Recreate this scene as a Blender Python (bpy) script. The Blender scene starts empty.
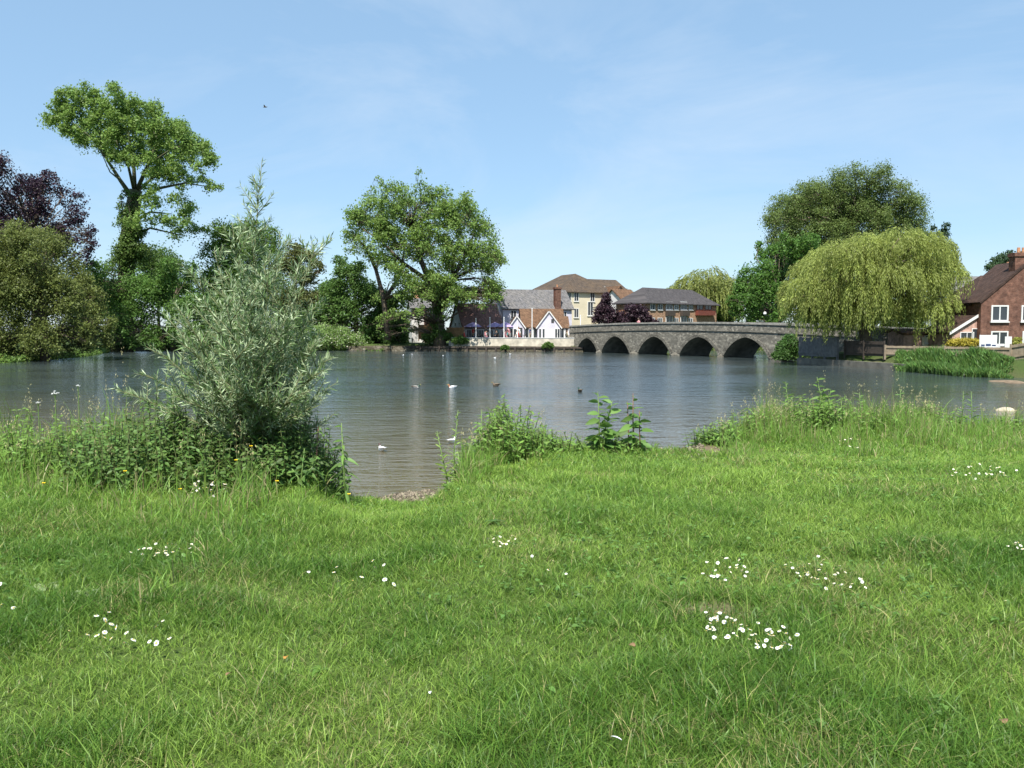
import bpy, bmesh, math, random
import numpy as np
from mathutils import Vector, Matrix
R = math.radians
random.seed(7)
rng = np.random.default_rng(11)
SC = bpy.context.scene
COL = SC.collection

# ---------------------------------------------------------------- camera, sky, sun, exposure
EYE = 2.5; FPX = 850.0; HOR = 331.0
cam_d = bpy.data.cameras.new('camera'); cam = bpy.data.objects.new('camera', cam_d); COL.objects.link(cam)
PITCH = math.atan((384 - HOR) / FPX)
cam.location = (0, 0, EYE); cam.rotation_euler = (R(90) - PITCH, 0, 0)
cam_d.sensor_width = 36; cam_d.lens = FPX / 1024 * 36; cam_d.clip_start = 0.05; cam_d.clip_end = 6000
SC.camera = cam
SUN_EL, SUN_AZ = 57.0, 191.0            # azimuth clockwise from +Y
w = bpy.data.worlds.new('World'); SC.world = w; w.use_nodes = True
nt = w.node_tree; nt.nodes.clear()
N = nt.nodes.new
sky = N('ShaderNodeTexSky'); sky.sky_type = 'NISHITA'; sky.sun_disc = False
sky.sun_elevation = R(SUN_EL); sky.sun_rotation = R(SUN_AZ); sky.altitude = 0
sky.air_density = 1.0; sky.dust_density = 0.2; sky.ozone_density = 3.0
tc = N('ShaderNodeTexCoord')
mp = N('ShaderNodeMapping'); mp.inputs['Scale'].default_value = (1.3, 1.3, 4.0)
mp.inputs['Rotation'].default_value = (0.12, 0.1, 0.5)
ns = N('ShaderNodeTexNoise'); ns.inputs['Scale'].default_value = 1.6; ns.inputs['Detail'].default_value = 6
ns.inputs['Roughness'].default_value = 0.62; ns.inputs['Distortion'].default_value = 0.6
rp = N('ShaderNodeMapRange'); rp.inputs['From Min'].default_value = 0.46; rp.inputs['From Max'].default_value = 0.85
rp.inputs['To Min'].default_value = 0.0; rp.inputs['To Max'].default_value = 0.5
mx = N('ShaderNodeMix'); mx.data_type = 'RGBA'; mx.inputs['B'].default_value = (4.2, 4.7, 5.3, 1)
bg = N('ShaderNodeBackground'); bg.inputs['Strength'].default_value = 0.100
out = N('ShaderNodeOutputWorld')
L = nt.links.new
flt = N('ShaderNodeMix'); flt.data_type = 'RGBA'; flt.inputs['Factor'].default_value = .62; flt.inputs['B'].default_value = (1.85, 3.0, 4.2, 1)   # even out the clear blue
L(sky.outputs['Color'], flt.inputs['A'])
L(tc.outputs['Generated'], mp.inputs['Vector']); L(mp.outputs['Vector'], ns.inputs['Vector'])
L(ns.outputs['Fac'], rp.inputs['Value']); L(rp.outputs['Result'], mx.inputs['Factor'])
L(flt.outputs['Result'], mx.inputs['A']); L(mx.outputs['Result'], bg.inputs['Color']); L(bg.outputs['Background'], out.inputs['Surface'])
sd = bpy.data.lights.new('sun', 'SUN'); sd.energy = 4.5; sd.angle = R(0.53); sd.color = (1.0, 0.955, 0.88)
sun = bpy.data.objects.new('sun', sd); COL.objects.link(sun)
sdir = Vector((math.sin(R(SUN_AZ)) * math.cos(R(SUN_EL)), math.cos(R(SUN_AZ)) * math.cos(R(SUN_EL)), math.sin(R(SUN_EL))))
sun.rotation_euler = sdir.to_track_quat('Z', 'Y').to_euler(); sun.location = (0, 0, 60)
SC.view_settings.view_transform = 'Standard'; SC.view_settings.look = 'None'
SC.view_settings.gamma = 1; SC.view_settings.exposure = 1.0; SC.view_settings.use_curve_mapping = False
SC.cycles.max_bounces = 9; SC.cycles.diffuse_bounces = 7; SC.cycles.transmission_bounces = 4; SC.cycles.use_denoising = True
SC.cycles.caustics_reflective = False; SC.cycles.caustics_refractive = False

# ---------------------------------------------------------------- helpers: pixels to places
def ray(px, py):
    u = (px - 512) / FPX; v = (384 - py) / FPX
    c, s = math.cos(PITCH), math.sin(PITCH)
    return Vector((u, c + v * s, -s + v * c))
def P(px, py, D):
    d = ray(px, py); return Vector((0, 0, EYE)) + d * (D / d.y)
def hash2(ix, iy, seed):
    n = (ix.astype(np.int64) * 374761393 + iy.astype(np.int64) * 668265263 + seed * 974634777) & 0x7fffffff
    n = ((n ^ (n >> 13)) * 1274126177) & 0x7fffffff
    return ((n ^ (n >> 16)) & 0xffff) / 65535.0
def vnoise(x, y, seed=0):
    x = np.asarray(x, float); y = np.asarray(y, float)
    ix = np.floor(x); iy = np.floor(y); fx = x - ix; fy = y - iy
    fx = fx * fx * (3 - 2 * fx); fy = fy * fy * (3 - 2 * fy)
    a = hash2(ix, iy, seed); b = hash2(ix + 1, iy, seed); c = hash2(ix, iy + 1, seed); d = hash2(ix + 1, iy + 1, seed)
    return (a * (1 - fx) + b * fx) * (1 - fy) + (c * (1 - fx) + d * fx) * fy
def fbm(x, y, seed=0, o=3):
    t = 0; a = .5; n = 0
    for i in range(o):
        t = t + a * vnoise(x * 2**i, y * 2**i, seed + i); n += a; a *= .5
    return t / n
def sstep(a, b, x):
    t = np.clip((x - a) / (b - a), 0, 1); return t * t * (3 - 2 * t)
RIVER = [(-260, -80), (160, -80), (160, 16), (70, 27), (37, 37), (28.5, 43), (26.4, 47), (25.0, 53), (22.6, 66.5), (24.6, 72.5),
         (60, 88), (120, 108), (120, 130), (40, 110), (12, 108), (9.2, 103.0), (-14, 107.7), (-24, 110), (-29, 111), (-38, 111), (-47, 109),
         (-50, 103), (-43, 84), (-40.5, 66.5), (-62, 42), (-140, 32), (-260, 32)]
def poly_sd(x, y, poly):
    d2 = np.full(x.shape, 1e18); ins = np.zeros(x.shape, bool)
    n = len(poly)
    for i in range(n):
        ax, ay = poly[i]; bx, by = poly[(i + 1) % n]
        ex, ey = bx - ax, by - ay
        t = np.clip(((x - ax) * ex + (y - ay) * ey) / (ex * ex + ey * ey), 0, 1)
        d2 = np.minimum(d2, (x - ax - ex * t)**2 + (y - ay - ey * t)**2)
        cond = (ay > y) != (by > y)
        xi = ax + (y - ay) * ex / (ey if ey != 0 else 1e-9)
        ins ^= cond & (x < xi)
    d = np.sqrt(d2); return np.where(ins, d, -d)
def bank_edge(x):           # where the lawn begins to fall, and over what width
    xs = [-60, -12, -6, -3.2, -2.3, -1.75, -1.2, -0.85, -0.45, 0.0, 1.0, 1.9, 2.3, 2.9, 4.0, 6.0, 9.0, 14, 60]
    ye = [14, 12.5, 11.2, 10.7, 9.8, 7.2, 6.6, 6.9, 9.6, 11.3, 11.7, 11.5, 11.4, 12.4, 13.6, 14.2, 14.8, 15, 17]
    wd = [2, 1.6, 1.5, 1.3, 1.6, 5.8, 6.7, 6.2, 2.2, 1.2, 1.1, 1.2, 1.5, 1.4, 1.3, 1.3, 1.4, 1.5, 2]
    return np.interp(x, xs, ye), np.interp(x, xs, wd)
def height(x, y):
    x = np.asarray(x, float); y = np.asarray(y, float)
    sdv = poly_sd(x, y, RIVER)
    far = np.where(sdv > 0, -np.minimum(1.4, 0.08 + sdv * .5), np.minimum(.82, -sdv * 1.4)) + np.where(sdv < -25, (-sdv - 25) * .006, 0)
    far = np.where((sdv < 0), np.minimum(far, 1.7), far)
    ye, wd = bank_edge(x)
    near = 1.13 - .021 * np.clip(y, -5, 16)
    near = near + (fbm(x * .9, y * .9, 3) - .5) * .12 + (fbm(x * 3.1, y * 3.1, 5) - .5) * .035
    t = (y - ye) / wd
    near = np.where(t > 0, near * (1 - np.clip(t, 0, 2.3)), near)
    near = np.maximum(near, -1.4)
    return np.maximum(far, near)
def hz(x, y): return float(height(np.array([x]), np.array([y]))[0])
def G(px, py):              # the point of the ground seen at a pixel
    d = ray(px, py); ts = np.concatenate([np.linspace(1.5, 20, 1200), np.linspace(20.1, 140, 1500)])
    xs = d.x / d.y * ts; zs = EYE + d.z / d.y * ts
    h = height(xs, ts); k = np.argmax(zs < h)
    return Vector((xs[k], ts[k], h[k]))
def onwater(px, py):
    d = ray(px, py); t = -EYE / d.z; return Vector((d.x * t, d.y * t, 0))

# ---------------------------------------------------------------- helpers: objects
ORG = {}
def tag(o, label=None, cat=None, group=None, kind=None):
    if label: o['label'] = label
    if cat: o['category'] = cat
    if group: o['group'] = group
    if kind: o['kind'] = kind
    return o
def empty(name, loc, label, cat, group=None):
    o = bpy.data.objects.new(name, None); COL.objects.link(o); o.location = loc; o.empty_display_size = .2
    ORG[o.name] = Vector(loc); return tag(o, label, cat, group)
def link(name, me, parent=None, loc=None):
    o = bpy.data.objects.new(name, me); COL.objects.link(o)
    if parent is not None:
        o.parent = parent; ORG[o.name] = ORG.get(parent.name, Vector())
    else:
        ORG[o.name] = Vector(loc) if loc is not None else Vector()
        o.location = ORG[o.name]
    return o
class MB:
    def __init__(s): s.v = []; s.f = []; s.m = []
    def add(s, vs, fs, mi=0):
        b = len(s.v); s.v += [tuple(p) for p in vs]; s.f += [tuple(b + i for i in f) for f in fs]; s.m += [mi] * len(fs); return s
    def hexa(s, a, b, c, d, e, f, g, h, mi=0):      # bottom a b c d, top e f g h
        return s.add([a, b, c, d, e, f, g, h], [(0, 3, 2, 1), (4, 5, 6, 7), (0, 1, 5, 4), (1, 2, 6, 5), (2, 3, 7, 6), (3, 0, 4, 7)], mi)
    def box(s, o, u, v, a0, a1, b0, b1, z0, z1, mi=0):
        o = Vector(o); q = lambda a, b, z: o + u * a + v * b + Vector((0, 0, z))
        return s.hexa(q(a0, b0, z0), q(a1, b0, z0), q(a1, b1, z0), q(a0, b1, z0), q(a0, b0, z1), q(a1, b0, z1), q(a1, b1, z1), q(a0, b1, z1), mi)
    def tube(s, pts, rad, n=7, mi=0, cap=True):
        pts = [Vector(p) for p in pts]; rings = []; b = len(s.v)
        prev = None
        for i, p in enumerate(pts):
            t = (pts[min(i + 1, len(pts) - 1)] - pts[max(i - 1, 0)])
            t = t.normalized() if t.length > 1e-9 else Vector((0, 0, 1))
            if prev is None:
                a = t.cross(Vector((0, 1, 0)) if abs(t.y) < .9 else Vector((1, 0, 0))).normalized()
            else:
                a = (prev - t * prev.dot(t)); a = a.normalized() if a.length > 1e-6 else t.orthogonal().normalized()
            prev = a; c = t.cross(a); r = rad[i]; ra, rc = r if isinstance(r, tuple) else (r, r)
            for k in range(n):
                th = 2 * math.pi * k / n; s.v.append(tuple(p + a * math.cos(th) * ra + c * math.sin(th) * rc))
        for i in range(len(pts) - 1):
            mm = mi[i] if isinstance(mi, (list, tuple)) else mi
            for k in range(n):
                s.f.append((b + i * n + k, b + i * n + (k + 1) % n, b + (i + 1) * n + (k + 1) % n, b + (i + 1) * n + k)); s.m.append(mm)
        if cap:
            s.f.append(tuple(b + k for k in reversed(range(n)))); s.m.append(mi[0] if isinstance(mi, (list, tuple)) else mi)
            e = b + (len(pts) - 1) * n; s.f.append(tuple(e + k for k in range(n))); s.m.append(mi[-1] if isinstance(mi, (list, tuple)) else mi)
        return s
    def mesh(s, name, mats, org=Vector(), smooth=False):
        me = bpy.data.meshes.new(name); me.from_pydata([(p[0] - org[0], p[1] - org[1], p[2] - org[2]) for p in s.v], [], s.f)
        for m in (mats if isinstance(mats, (list, tuple)) else [mats]): me.materials.append(m)
        me.polygons.foreach_set('material_index', s.m)
        if smooth: me.polygons.foreach_set('use_smooth', [True] * len(s.f))
        me.validate(); me.update(); return me
    def build(s, name, mats, parent=None, loc=None, smooth=False, fix=True):
        org = ORG[parent.name] if parent is not None else (Vector(loc) if loc is not None else Vector())
        me = s.mesh(name, mats, org, smooth)
        if fix:
            bm = bmesh.new(); bm.from_mesh(me); bmesh.ops.recalc_face_normals(bm, faces=bm.faces); bm.to_mesh(me); bm.free()
        return link(name, me, parent, loc)
def np_mesh(name, V, faces, mat, cols=None, smooth=False):
    me = bpy.data.meshes.new(name); V = np.asarray(V, np.float32)
    me.vertices.add(len(V)); me.vertices.foreach_set('co', V.ravel())
    loops = np.concatenate([f.ravel() for f in faces]); tot = np.concatenate([np.full(len(f), f.shape[1]) for f in faces])
    st = np.concatenate([[0], np.cumsum(tot)[:-1]])
    me.loops.add(len(loops)); me.loops.foreach_set('vertex_index', loops.astype(np.int32))
    me.polygons.add(len(tot)); me.polygons.foreach_set('loop_start', st.astype(np.int32))
    try: me.polygons.foreach_set('loop_total', tot.astype(np.int32))
    except Exception: pass
    if smooth: me.polygons.foreach_set('use_smooth', np.ones(len(tot), bool))
    me.update(calc_edges=True)
    if cols is not None:
        a = me.color_attributes.new('Col', 'FLOAT_COLOR', 'POINT')
        a.data.foreach_set('color', np.concatenate([cols, np.ones((len(cols), 1))], 1).astype(np.float32).ravel())
    me.materials.append(mat); return me
def norm(a): return a / np.maximum(np.linalg.norm(a, axis=1, keepdims=True), 1e-9)
def leaves(C, A, Nn, ln, wd, cols, fold=.18):
    """folded leaves: base point C, axis A, face normal N"""
    A = norm(A); S = norm(np.cross(A, Nn)); U = np.cross(S, A); n = len(C)
    ln = np.broadcast_to(ln, n)[:, None]; wd = np.broadcast_to(wd, n)[:, None]
    mid = C + A * ln * .45
    V = np.stack([C, mid + S * wd * .5 + U * wd * fold, C + A * ln, mid - S * wd * .5 + U * wd * fold, mid], 1).reshape(-1, 3)
    b = (np.arange(n) * 5)[:, None]
    F = np.concatenate([b + np.array([0, 1, 2, 4]), b + np.array([0, 4, 2, 3])], 0)
    return V, F, np.repeat(cols, 5, 0)
def cards(C, A, Nn, ln, wd, cols):
    A = norm(A); S = norm(np.cross(A, Nn)); n = len(C)
    ln = np.broadcast_to(ln, n)[:, None]; wd = np.broadcast_to(wd, n)[:, None]
    U = np.cross(S, A)
    V = np.stack([C - A * ln * .5, C + S * wd * .5 + U * wd * .12, C + A * ln * .5, C - S * wd * .5 + U * wd * .12], 1).reshape(-1, 3)
    F = (np.arange(n) * 4)[:, None] + np.array([0, 1, 2, 3])
    return V, F, np.repeat(cols, 4, 0)
def arched(C, A, Nn, Ls, Ws, droop, cols):
    A1 = norm(A); S = norm(np.cross(A1, Nn)); U = np.cross(S, A1); vs = []; Ls = np.broadcast_to(Ls, len(C)); Ws = np.broadcast_to(Ws, len(C))
    prof = [(0, .12), (.2, .75), (.45, 1.0), (.7, .75), (.9, .32), (1.0, .03)]
    for (t, w_) in prof:
        cpt = C + A1 * (Ls * t)[:, None] - np.array([0, 0, 1.]) * (droop * Ls * t * t)[:, None]; ww = (Ws * w_ * .5)[:, None]
        vs += [cpt - S * ww + U * ww * .3, cpt, cpt + S * ww + U * ww * .3]
    V = np.stack(vs, 1).reshape(-1, 3); nb = len(prof) * 3; bb = (np.arange(len(C)) * nb)[:, None]
    F = np.concatenate([bb + np.array(q) for i in range(len(prof) - 1) for q in ([3 * i, 3 * i + 1, 3 * i + 4, 3 * i + 3], [3 * i + 1, 3 * i + 2, 3 * i + 5, 3 * i + 4])], 0)
    return V, F, np.repeat(cols, nb, 0)
def rdir(n): return norm(rng.normal(size=(n, 3)))
def vary(col, n, amt=.18, yel=.08):
    c = 1.85 * np.array(col)[None] * (1 + amt * rng.normal(size=(n, 1)).clip(-2, 2))
    y = rng.random((n, 1)) * yel
    return np.clip(c * (1 - y) + y * np.array([.30, .30, .06]), .003, .9)

# ---------------------------------------------------------------- materials
def mat(name):
    m = bpy.data.materials.new(name); m.use_nodes = True; nt = m.node_tree
    return m, nt, nt.nodes['Principled BSDF'], nt.nodes.new, nt.links.new
def plain(name, col, rough=.6, var=.15, scale=6., metal=0, bump=0.0, spec=.4):
    m, nt, b, N, L = mat(name)
    tc = N('ShaderNodeTexCoord'); n = N('ShaderNodeTexNoise'); n.inputs['Scale'].default_value = scale; n.inputs['Detail'].default_value = 5
    r = N('ShaderNodeValToRGB'); c = Vector(col)
    r.color_ramp.elements[0].position = .3; r.color_ramp.elements[1].position = .7
    r.color_ramp.elements[0].color = (*(c * (1 - var)), 1); r.color_ramp.elements[1].color = (*[min(1, q * (1 + var)) for q in c], 1)
    L(tc.outputs['Object'], n.inputs['Vector']); L(n.outputs['Fac'], r.inputs['Fac']); L(r.outputs['Color'], b.inputs['Base Color'])
    b.inputs['Roughness'].default_value = rough; b.inputs['Metallic'].default_value = metal; b.inputs['Specular IOR Level'].default_value = spec
    if bump:
        bp = N('ShaderNodeBump'); bp.inputs['Strength'].default_value = bump; bp.inputs['Distance'].default_value = .03
        L(n.outputs['Fac'], bp.inputs['Height']); L(bp.outputs['Normal'], b.inputs['Normal'])
    return m
def leafmat(name, trans=.35, rough=.5, spec=.3):
    m, nt, b, N, L = mat(name)
    a = N('ShaderNodeAttribute'); a.attribute_name = 'Col'
    hs = N('ShaderNodeHueSaturation'); hs.inputs['Value'].default_value = 1.25; hs.inputs['Hue'].default_value = .488
    t = N('ShaderNodeBsdfTranslucent'); mxs = N('ShaderNodeMixShader'); mxs.inputs['Fac'].default_value = trans
    L(a.outputs['Color'], b.inputs['Base Color']); L(a.outputs['Color'], hs.inputs['Color']); L(hs.outputs['Color'], t.inputs['Color'])
    b.inputs['Roughness'].default_value = rough; b.inputs['Specular IOR Level'].default_value = spec
    L(b.outputs['BSDF'], mxs.inputs[1]); L(t.outputs['BSDF'], mxs.inputs[2]); L(mxs.outputs['Shader'], nt.nodes['Material Output'].inputs['Surface'])
    return m
def brickmat(name, c1, c2, mortar, scale, bw=.5, rh=.25, rough=.85, stain=.35, stain_col=(.1, .09, .08), msize=.02, bump=.4, vec='gen'):
    """courses follow the wall: x+y along, z up"""
    m, nt, b, N, L = mat(name)
    tc = N('ShaderNodeTexCoord'); sep = N('ShaderNodeSeparateXYZ'); L(tc.outputs['Object'], sep.inputs[0])
    ad = N('ShaderNodeMath'); ad.operation = 'ADD'; L(sep.outputs['X'], ad.inputs[0]); L(sep.outputs['Y'], ad.inputs[1])
    cb = N('ShaderNodeCombineXYZ'); L(ad.outputs[0], cb.inputs['X']); L(sep.outputs['Z'], cb.inputs['Y'])
    nz = N('ShaderNodeTexNoise'); nz.inputs['Scale'].default_value = 2.2; L(tc.outputs['Object'], nz.inputs['Vector'])
    mixv = N('ShaderNodeVectorMath'); mixv.operation = 'MULTIPLY_ADD'; mixv.inputs[1].default_value = (.08, .08, 0)
    L(nz.outputs['Color'], mixv.inputs[0]); L(cb.outputs[0], mixv.inputs[2])
    br = N('ShaderNodeTexBrick'); br.inputs['Scale'].default_value = scale; br.inputs['Color1'].default_value = (*c1, 1); br.inputs['Color2'].default_value = (*c2, 1)
    br.inputs['Mortar'].default_value = (*mortar, 1); br.inputs['Brick Width'].default_value = bw; br.inputs['Row Height'].default_value = rh
    br.inputs['Mortar Size'].default_value = msize; br.inputs['Bias'].default_value = -.1
    L(mixv.outputs[0], br.inputs['Vector'])
    n2 = N('ShaderNodeTexNoise'); n2.inputs['Scale'].default_value = .9; n2.inputs['Detail'].default_value = 8; n2.inputs['Roughness'].default_value = .7
    L(tc.outputs['Object'], n2.inputs['Vector'])
    mr = N('ShaderNodeMapRange'); mr.inputs['From Min'].default_value = .42; mr.inputs['From Max'].default_value = .68; mr.inputs['To Max'].default_value = stain
    L(n2.outputs['Fac'], mr.inputs['Value'])
    mx = N('ShaderNodeMix'); mx.data_type = 'RGBA'; mx.inputs['B'].default_value = (*stain_col, 1)
    L(mr.outputs[0], mx.inputs['Factor']); L(br.outputs['Color'], mx.inputs['A'])
    n3 = N('ShaderNodeTexNoise'); n3.inputs['Scale'].default_value = 3.2; n3.inputs['Detail'].default_value = 4; L(mixv.outputs[0], n3.inputs['Vector'])
    m3 = N('ShaderNodeMapRange'); m3.inputs['From Min'].default_value = .3; m3.inputs['From Max'].default_value = .7; m3.inputs['To Min'].default_value = .62; m3.inputs['To Max'].default_value = 1.4
    sc3 = N('ShaderNodeVectorMath'); sc3.operation = 'SCALE'; L(n3.outputs['Fac'], m3.inputs['Value']); L(mx.outputs['Result'], sc3.inputs[0]); L(m3.outputs[0], sc3.inputs['Scale']); L(sc3.outputs[0], b.inputs['Base Color'])
    bp = N('ShaderNodeBump'); bp.inputs['Strength'].default_value = bump; bp.inputs['Distance'].default_value = .04
    ad2 = N('ShaderNodeMath'); ad2.operation = 'SUBTRACT'; L(n2.outputs['Fac'], ad2.inputs[0]); L(br.outputs['Fac'], ad2.inputs[1])
    L(ad2.outputs[0], bp.inputs['Height']); L(bp.outputs['Normal'], b.inputs['Normal']); b.inputs['Roughness'].default_value = rough
    b.inputs['Specular IOR Level'].default_value = .2
    return m
def rubblemat(name, cols, scale, stain):
    m, nt, b, N, L = mat(name)
    tc = N('ShaderNodeTexCoord'); mp = N('ShaderNodeMapping'); mp.inputs['Scale'].default_value = (1, 1, 1.9); L(tc.outputs['Object'], mp.inputs['Vector'])
    nz = N('ShaderNodeTexNoise'); nz.inputs['Scale'].default_value = 3; L(mp.outputs[0], nz.inputs['Vector'])
    va = N('ShaderNodeVectorMath'); va.operation = 'MULTIPLY_ADD'; va.inputs[1].default_value = (.14, .14, .14); L(nz.outputs['Color'], va.inputs[0]); L(mp.outputs[0], va.inputs[2])
    vo = N('ShaderNodeTexVoronoi'); vo.inputs['Scale'].default_value = scale; L(va.outputs[0], vo.inputs['Vector'])
    ve = N('ShaderNodeTexVoronoi'); ve.feature = 'DISTANCE_TO_EDGE'; ve.inputs['Scale'].default_value = scale; L(va.outputs[0], ve.inputs['Vector'])
    sp = N('ShaderNodeSeparateColor'); L(vo.outputs['Color'], sp.inputs[0])
    cr = N('ShaderNodeValToRGB'); e = cr.color_ramp.elements; e[0].position = .0; e[0].color = (*cols[0], 1); e[1].position = 1; e[1].color = (*cols[3], 1)
    for p_, c in ((.35, cols[1]), (.75, cols[2])): k = e.new(p_); k.color = (*c, 1)
    L(sp.outputs[0], cr.inputs['Fac'])
    n2 = N('ShaderNodeTexNoise'); n2.inputs['Scale'].default_value = .55; n2.inputs['Detail'].default_value = 7; n2.inputs['Roughness'].default_value = .7; L(tc.outputs['Object'], n2.inputs['Vector'])
    mr = N('ShaderNodeMapRange'); mr.inputs['From Min'].default_value = .4; mr.inputs['From Max'].default_value = .65; mr.inputs['To Max'].default_value = stain; L(n2.outputs['Fac'], mr.inputs['Value'])
    mx = N('ShaderNodeMix'); mx.data_type = 'RGBA'; mx.inputs['B'].default_value = (*cols[1], 1); L(mr.outputs[0], mx.inputs['Factor']); L(cr.outputs['Color'], mx.inputs['A'])
    ed = N('ShaderNodeMapRange'); ed.inputs['From Max'].default_value = .06; L(ve.outputs['Distance'], ed.inputs['Value'])
    m2 = N('ShaderNodeMix'); m2.data_type = 'RGBA'; m2.inputs['A'].default_value = (*cols[1], 1); L(ed.outputs[0], m2.inputs['Factor']); L(mx.outputs['Result'], m2.inputs['B']); L(m2.outputs['Result'], b.inputs['Base Color'])
    bp = N('ShaderNodeBump'); bp.inputs['Strength'].default_value = .8; bp.inputs['Distance'].default_value = .06; L(ed.outputs[0], bp.inputs['Height']); L(bp.outputs['Normal'], b.inputs['Normal'])
    b.inputs['Roughness'].default_value = .95; b.inputs['Specular IOR Level'].default_value = .15; return m
M = {}
M['leaf'] = leafmat('leaf', .45); M['grass'] = leafmat('grass', .42, .45, .35); M['willowleaf'] = leafmat('willow_leaf', .25, .45, .4)
M['purple'] = leafmat('purple_leaf', .2, .45, .3)
M['bark'] = plain('bark', (.11, .085, .06), .9, .45, 7, bump=.6); M['ivybark'] = plain('ivied_bark', (.07, .075, .035), .9, .5, 5, bump=.6)
M['twig'] = plain('twig', (.16, .17, .08), .7, .3, 20)
M['stem'] = plain('stem', (.12, .19, .05), .6, .25, 30)
M['redstem'] = plain('red_stem', (.16, .08, .05), .6, .25, 30)
M['white'] = plain('white_render', (.56, .55, .54), .8, .14, 1.2); M['lilacwhite'] = plain('lilac_white_boarding', (.50, .485, .56), .7, .12, 1.3)
M['cream'] = plain('cream_render', (.56, .50, .37), .85, .07, .8); M['creamwhite'] = plain('pale_cream_render', (.68, .63, .5), .85, .06, .8)
M['joinery'] = plain('white_joinery', (.62, .62, .60), .45, .04, 3); M['wallwhite'] = plain('terrace_paint', (.46, .42, .34), .8, .3, 1.6)
M['dark'] = plain('dark_gap', (.03, .03, .03), .7, .2, 3)
M['glass'] = plain('window_glass', (.035, .042, .05), .08, .2, 1, spec=.6)
M['slate'] = brickmat('slate_roof', (.10, .10, .105), (.17, .16, .16), (.06, .06, .06), 3.0, .5, .22, .7, .4, (.20, .18, .15), .015)
M['greyroof'] = brickmat('grey_tile_roof', (.045, .042, .045), (.068, .062, .062), (.07, .065, .065), 3.0, .5, .25, .8, .3, (.09, .08, .08), .015)
M['brownroof'] = brickmat('brown_tile_roof', (.115, .065, .04), (.165, .095, .056), (.055, .035, .025), 3.2, .5, .25, .85, .5, (.13, .085, .05), .015)
M['oliveroof'] = brickmat('lichened_brown_roof', (.065, .052, .042), (.095, .072, .054), (.04, .03, .026), 3.0, .5, .25, .85, .6, (.125, .085, .05), .015)
M['pinkroof'] = brickmat('pinkish_clay_roof', (.19, .10, .085), (.26, .145, .12), (.13, .07, .06), 3.2, .5, .25, .85, .4, (.15, .1, .09), .015)
M['darkroof'] = brickmat('dark_brown_roof', (.05, .03, .024), (.075, .044, .033), (.025, .018, .016), 3.2, .5, .25, .85, .4, (.06, .045, .04), .015)
M['orangeroof'] = brickmat('orange_tile_roof', (.42, .2, .11), (.5, .27, .15), (.2, .1, .06), 3.2, .5, .25, .85, .3, (.2, .13, .09), .015)
M['brick'] = brickmat('old_red_brick', (.125, .046, .03), (.20, .085, .056), (.2, .155, .12), 4.2, .5, .17, .9, .75, (.075, .042, .034), .02)
M['orangebrick'] = brickmat('orange_brick', (.27, .13, .075), (.35, .18, .10), (.42, .32, .22), 4.2, .5, .17, .9, .2, (.25, .15, .1), .02)
M['pinkbrick'] = brickmat('pale_pink_brick', (.40, .22, .17), (.47, .28, .22), (.45, .36, .3), 4.2, .5, .17, .9, .3, (.3, .2, .16), .02)
M['stone'] = rubblemat('bridge_stone', [(.115, .108, .092), (.165, .155, .13), (.23, .213, .178), (.35, .325, .27)], 3.3, .6)
M['ringstone'] = brickmat('arch_stone', (.15, .14, .115), (.21, .195, .16), (.07, .065, .055), 2.2, .3, .5, .95, .5, (.085, .08, .07), .03, .6)
M['coping'] = plain('coping_stone', (.26, .25, .22), .9, .3, 2.5, bump=.4)
M['soffit'] = plain('arch_soffit', (.15, .14, .115), .95, .4, 1.8, bump=.5)
M['rubble'] = rubblemat('river_wall_stone', [(.05, .045, .03), (.11, .095, .065), (.17, .15, .11), (.28, .25, .2)], 2.0, .7)
M['paving'] = plain('terrace_paving', (.36, .33, .29), .9, .12, 2)
M['wood'] = plain('fence_wood', (.30, .17, .08), .8, .25, 3, bump=.3); M['greywood'] = plain('weathered_wood', (.13, .13, .13), .85, .3, 4, bump=.4)
M['palewood'] = plain('pale_fence_wood', (.27, .215, .15), .85, .2, 4, bump=.3); M['darkwood'] = plain('dark_wood', (.055, .043, .034), .8, .25, 4)
M['redwood'] = plain('red_stained_wood', (.16, .045, .03), .6, .2, 4)
M['concrete'] = plain('old_concrete', (.15, .14, .115), .9, .3, 2, bump=.4)
M['metalpole'] = plain('white_painted_metal', (.78, .78, .76), .4, .04, 3); M['globe'] = plain('opal_globe', (.85, .85, .82), .3, .02, 3)
M['darkmetal'] = plain('dark_metal', (.05, .055, .06), .5, .2, 5, metal=.4)
M['lilac'] = plain('lilac_canvas', (.42, .32, .55), .85, .1, 5)
M['petal'] = plain('daisy_petal', (.74, .74, .72), .6, .03, 60); M['pollen'] = plain('daisy_centre', (.72, .5, .06), .7, .15, 90)
M['yellow'] = plain('buttercup_petal', (.8, .55, .02), .3, .08, 50)
M['gullwhite'] = plain('gull_white', (.8, .8, .79), .6, .04, 20); M['gullgrey'] = plain('gull_grey', (.36, .38, .4), .6, .1, 20); M['beak'] = plain('gull_beak', (.16, .05, .035), .5, .1, 20)
M['gullhead'] = plain('gull_hood', (.07, .045, .04), .6, .15, 20)
M['duckbrown'] = plain('duck_brown', (.13, .095, .06), .7, .4, 30); M['duckgreen'] = plain('drake_head', (.02, .055, .035), .3, .2, 20)
M['ducksilver'] = plain('drake_flank', (.4, .38, .35), .6, .15, 30); M['duckbill'] = plain('duck_bill', (.45, .36, .08), .5, .1, 20); M['duckred'] = plain('rusty_head', (.3, .12, .05), .6, .2, 20)
M['skin'] = plain('skin', (.5, .32, .24), .55, .06, 8); M['hair'] = plain('hair', (.07, .045, .03), .6, .3, 20)
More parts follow.
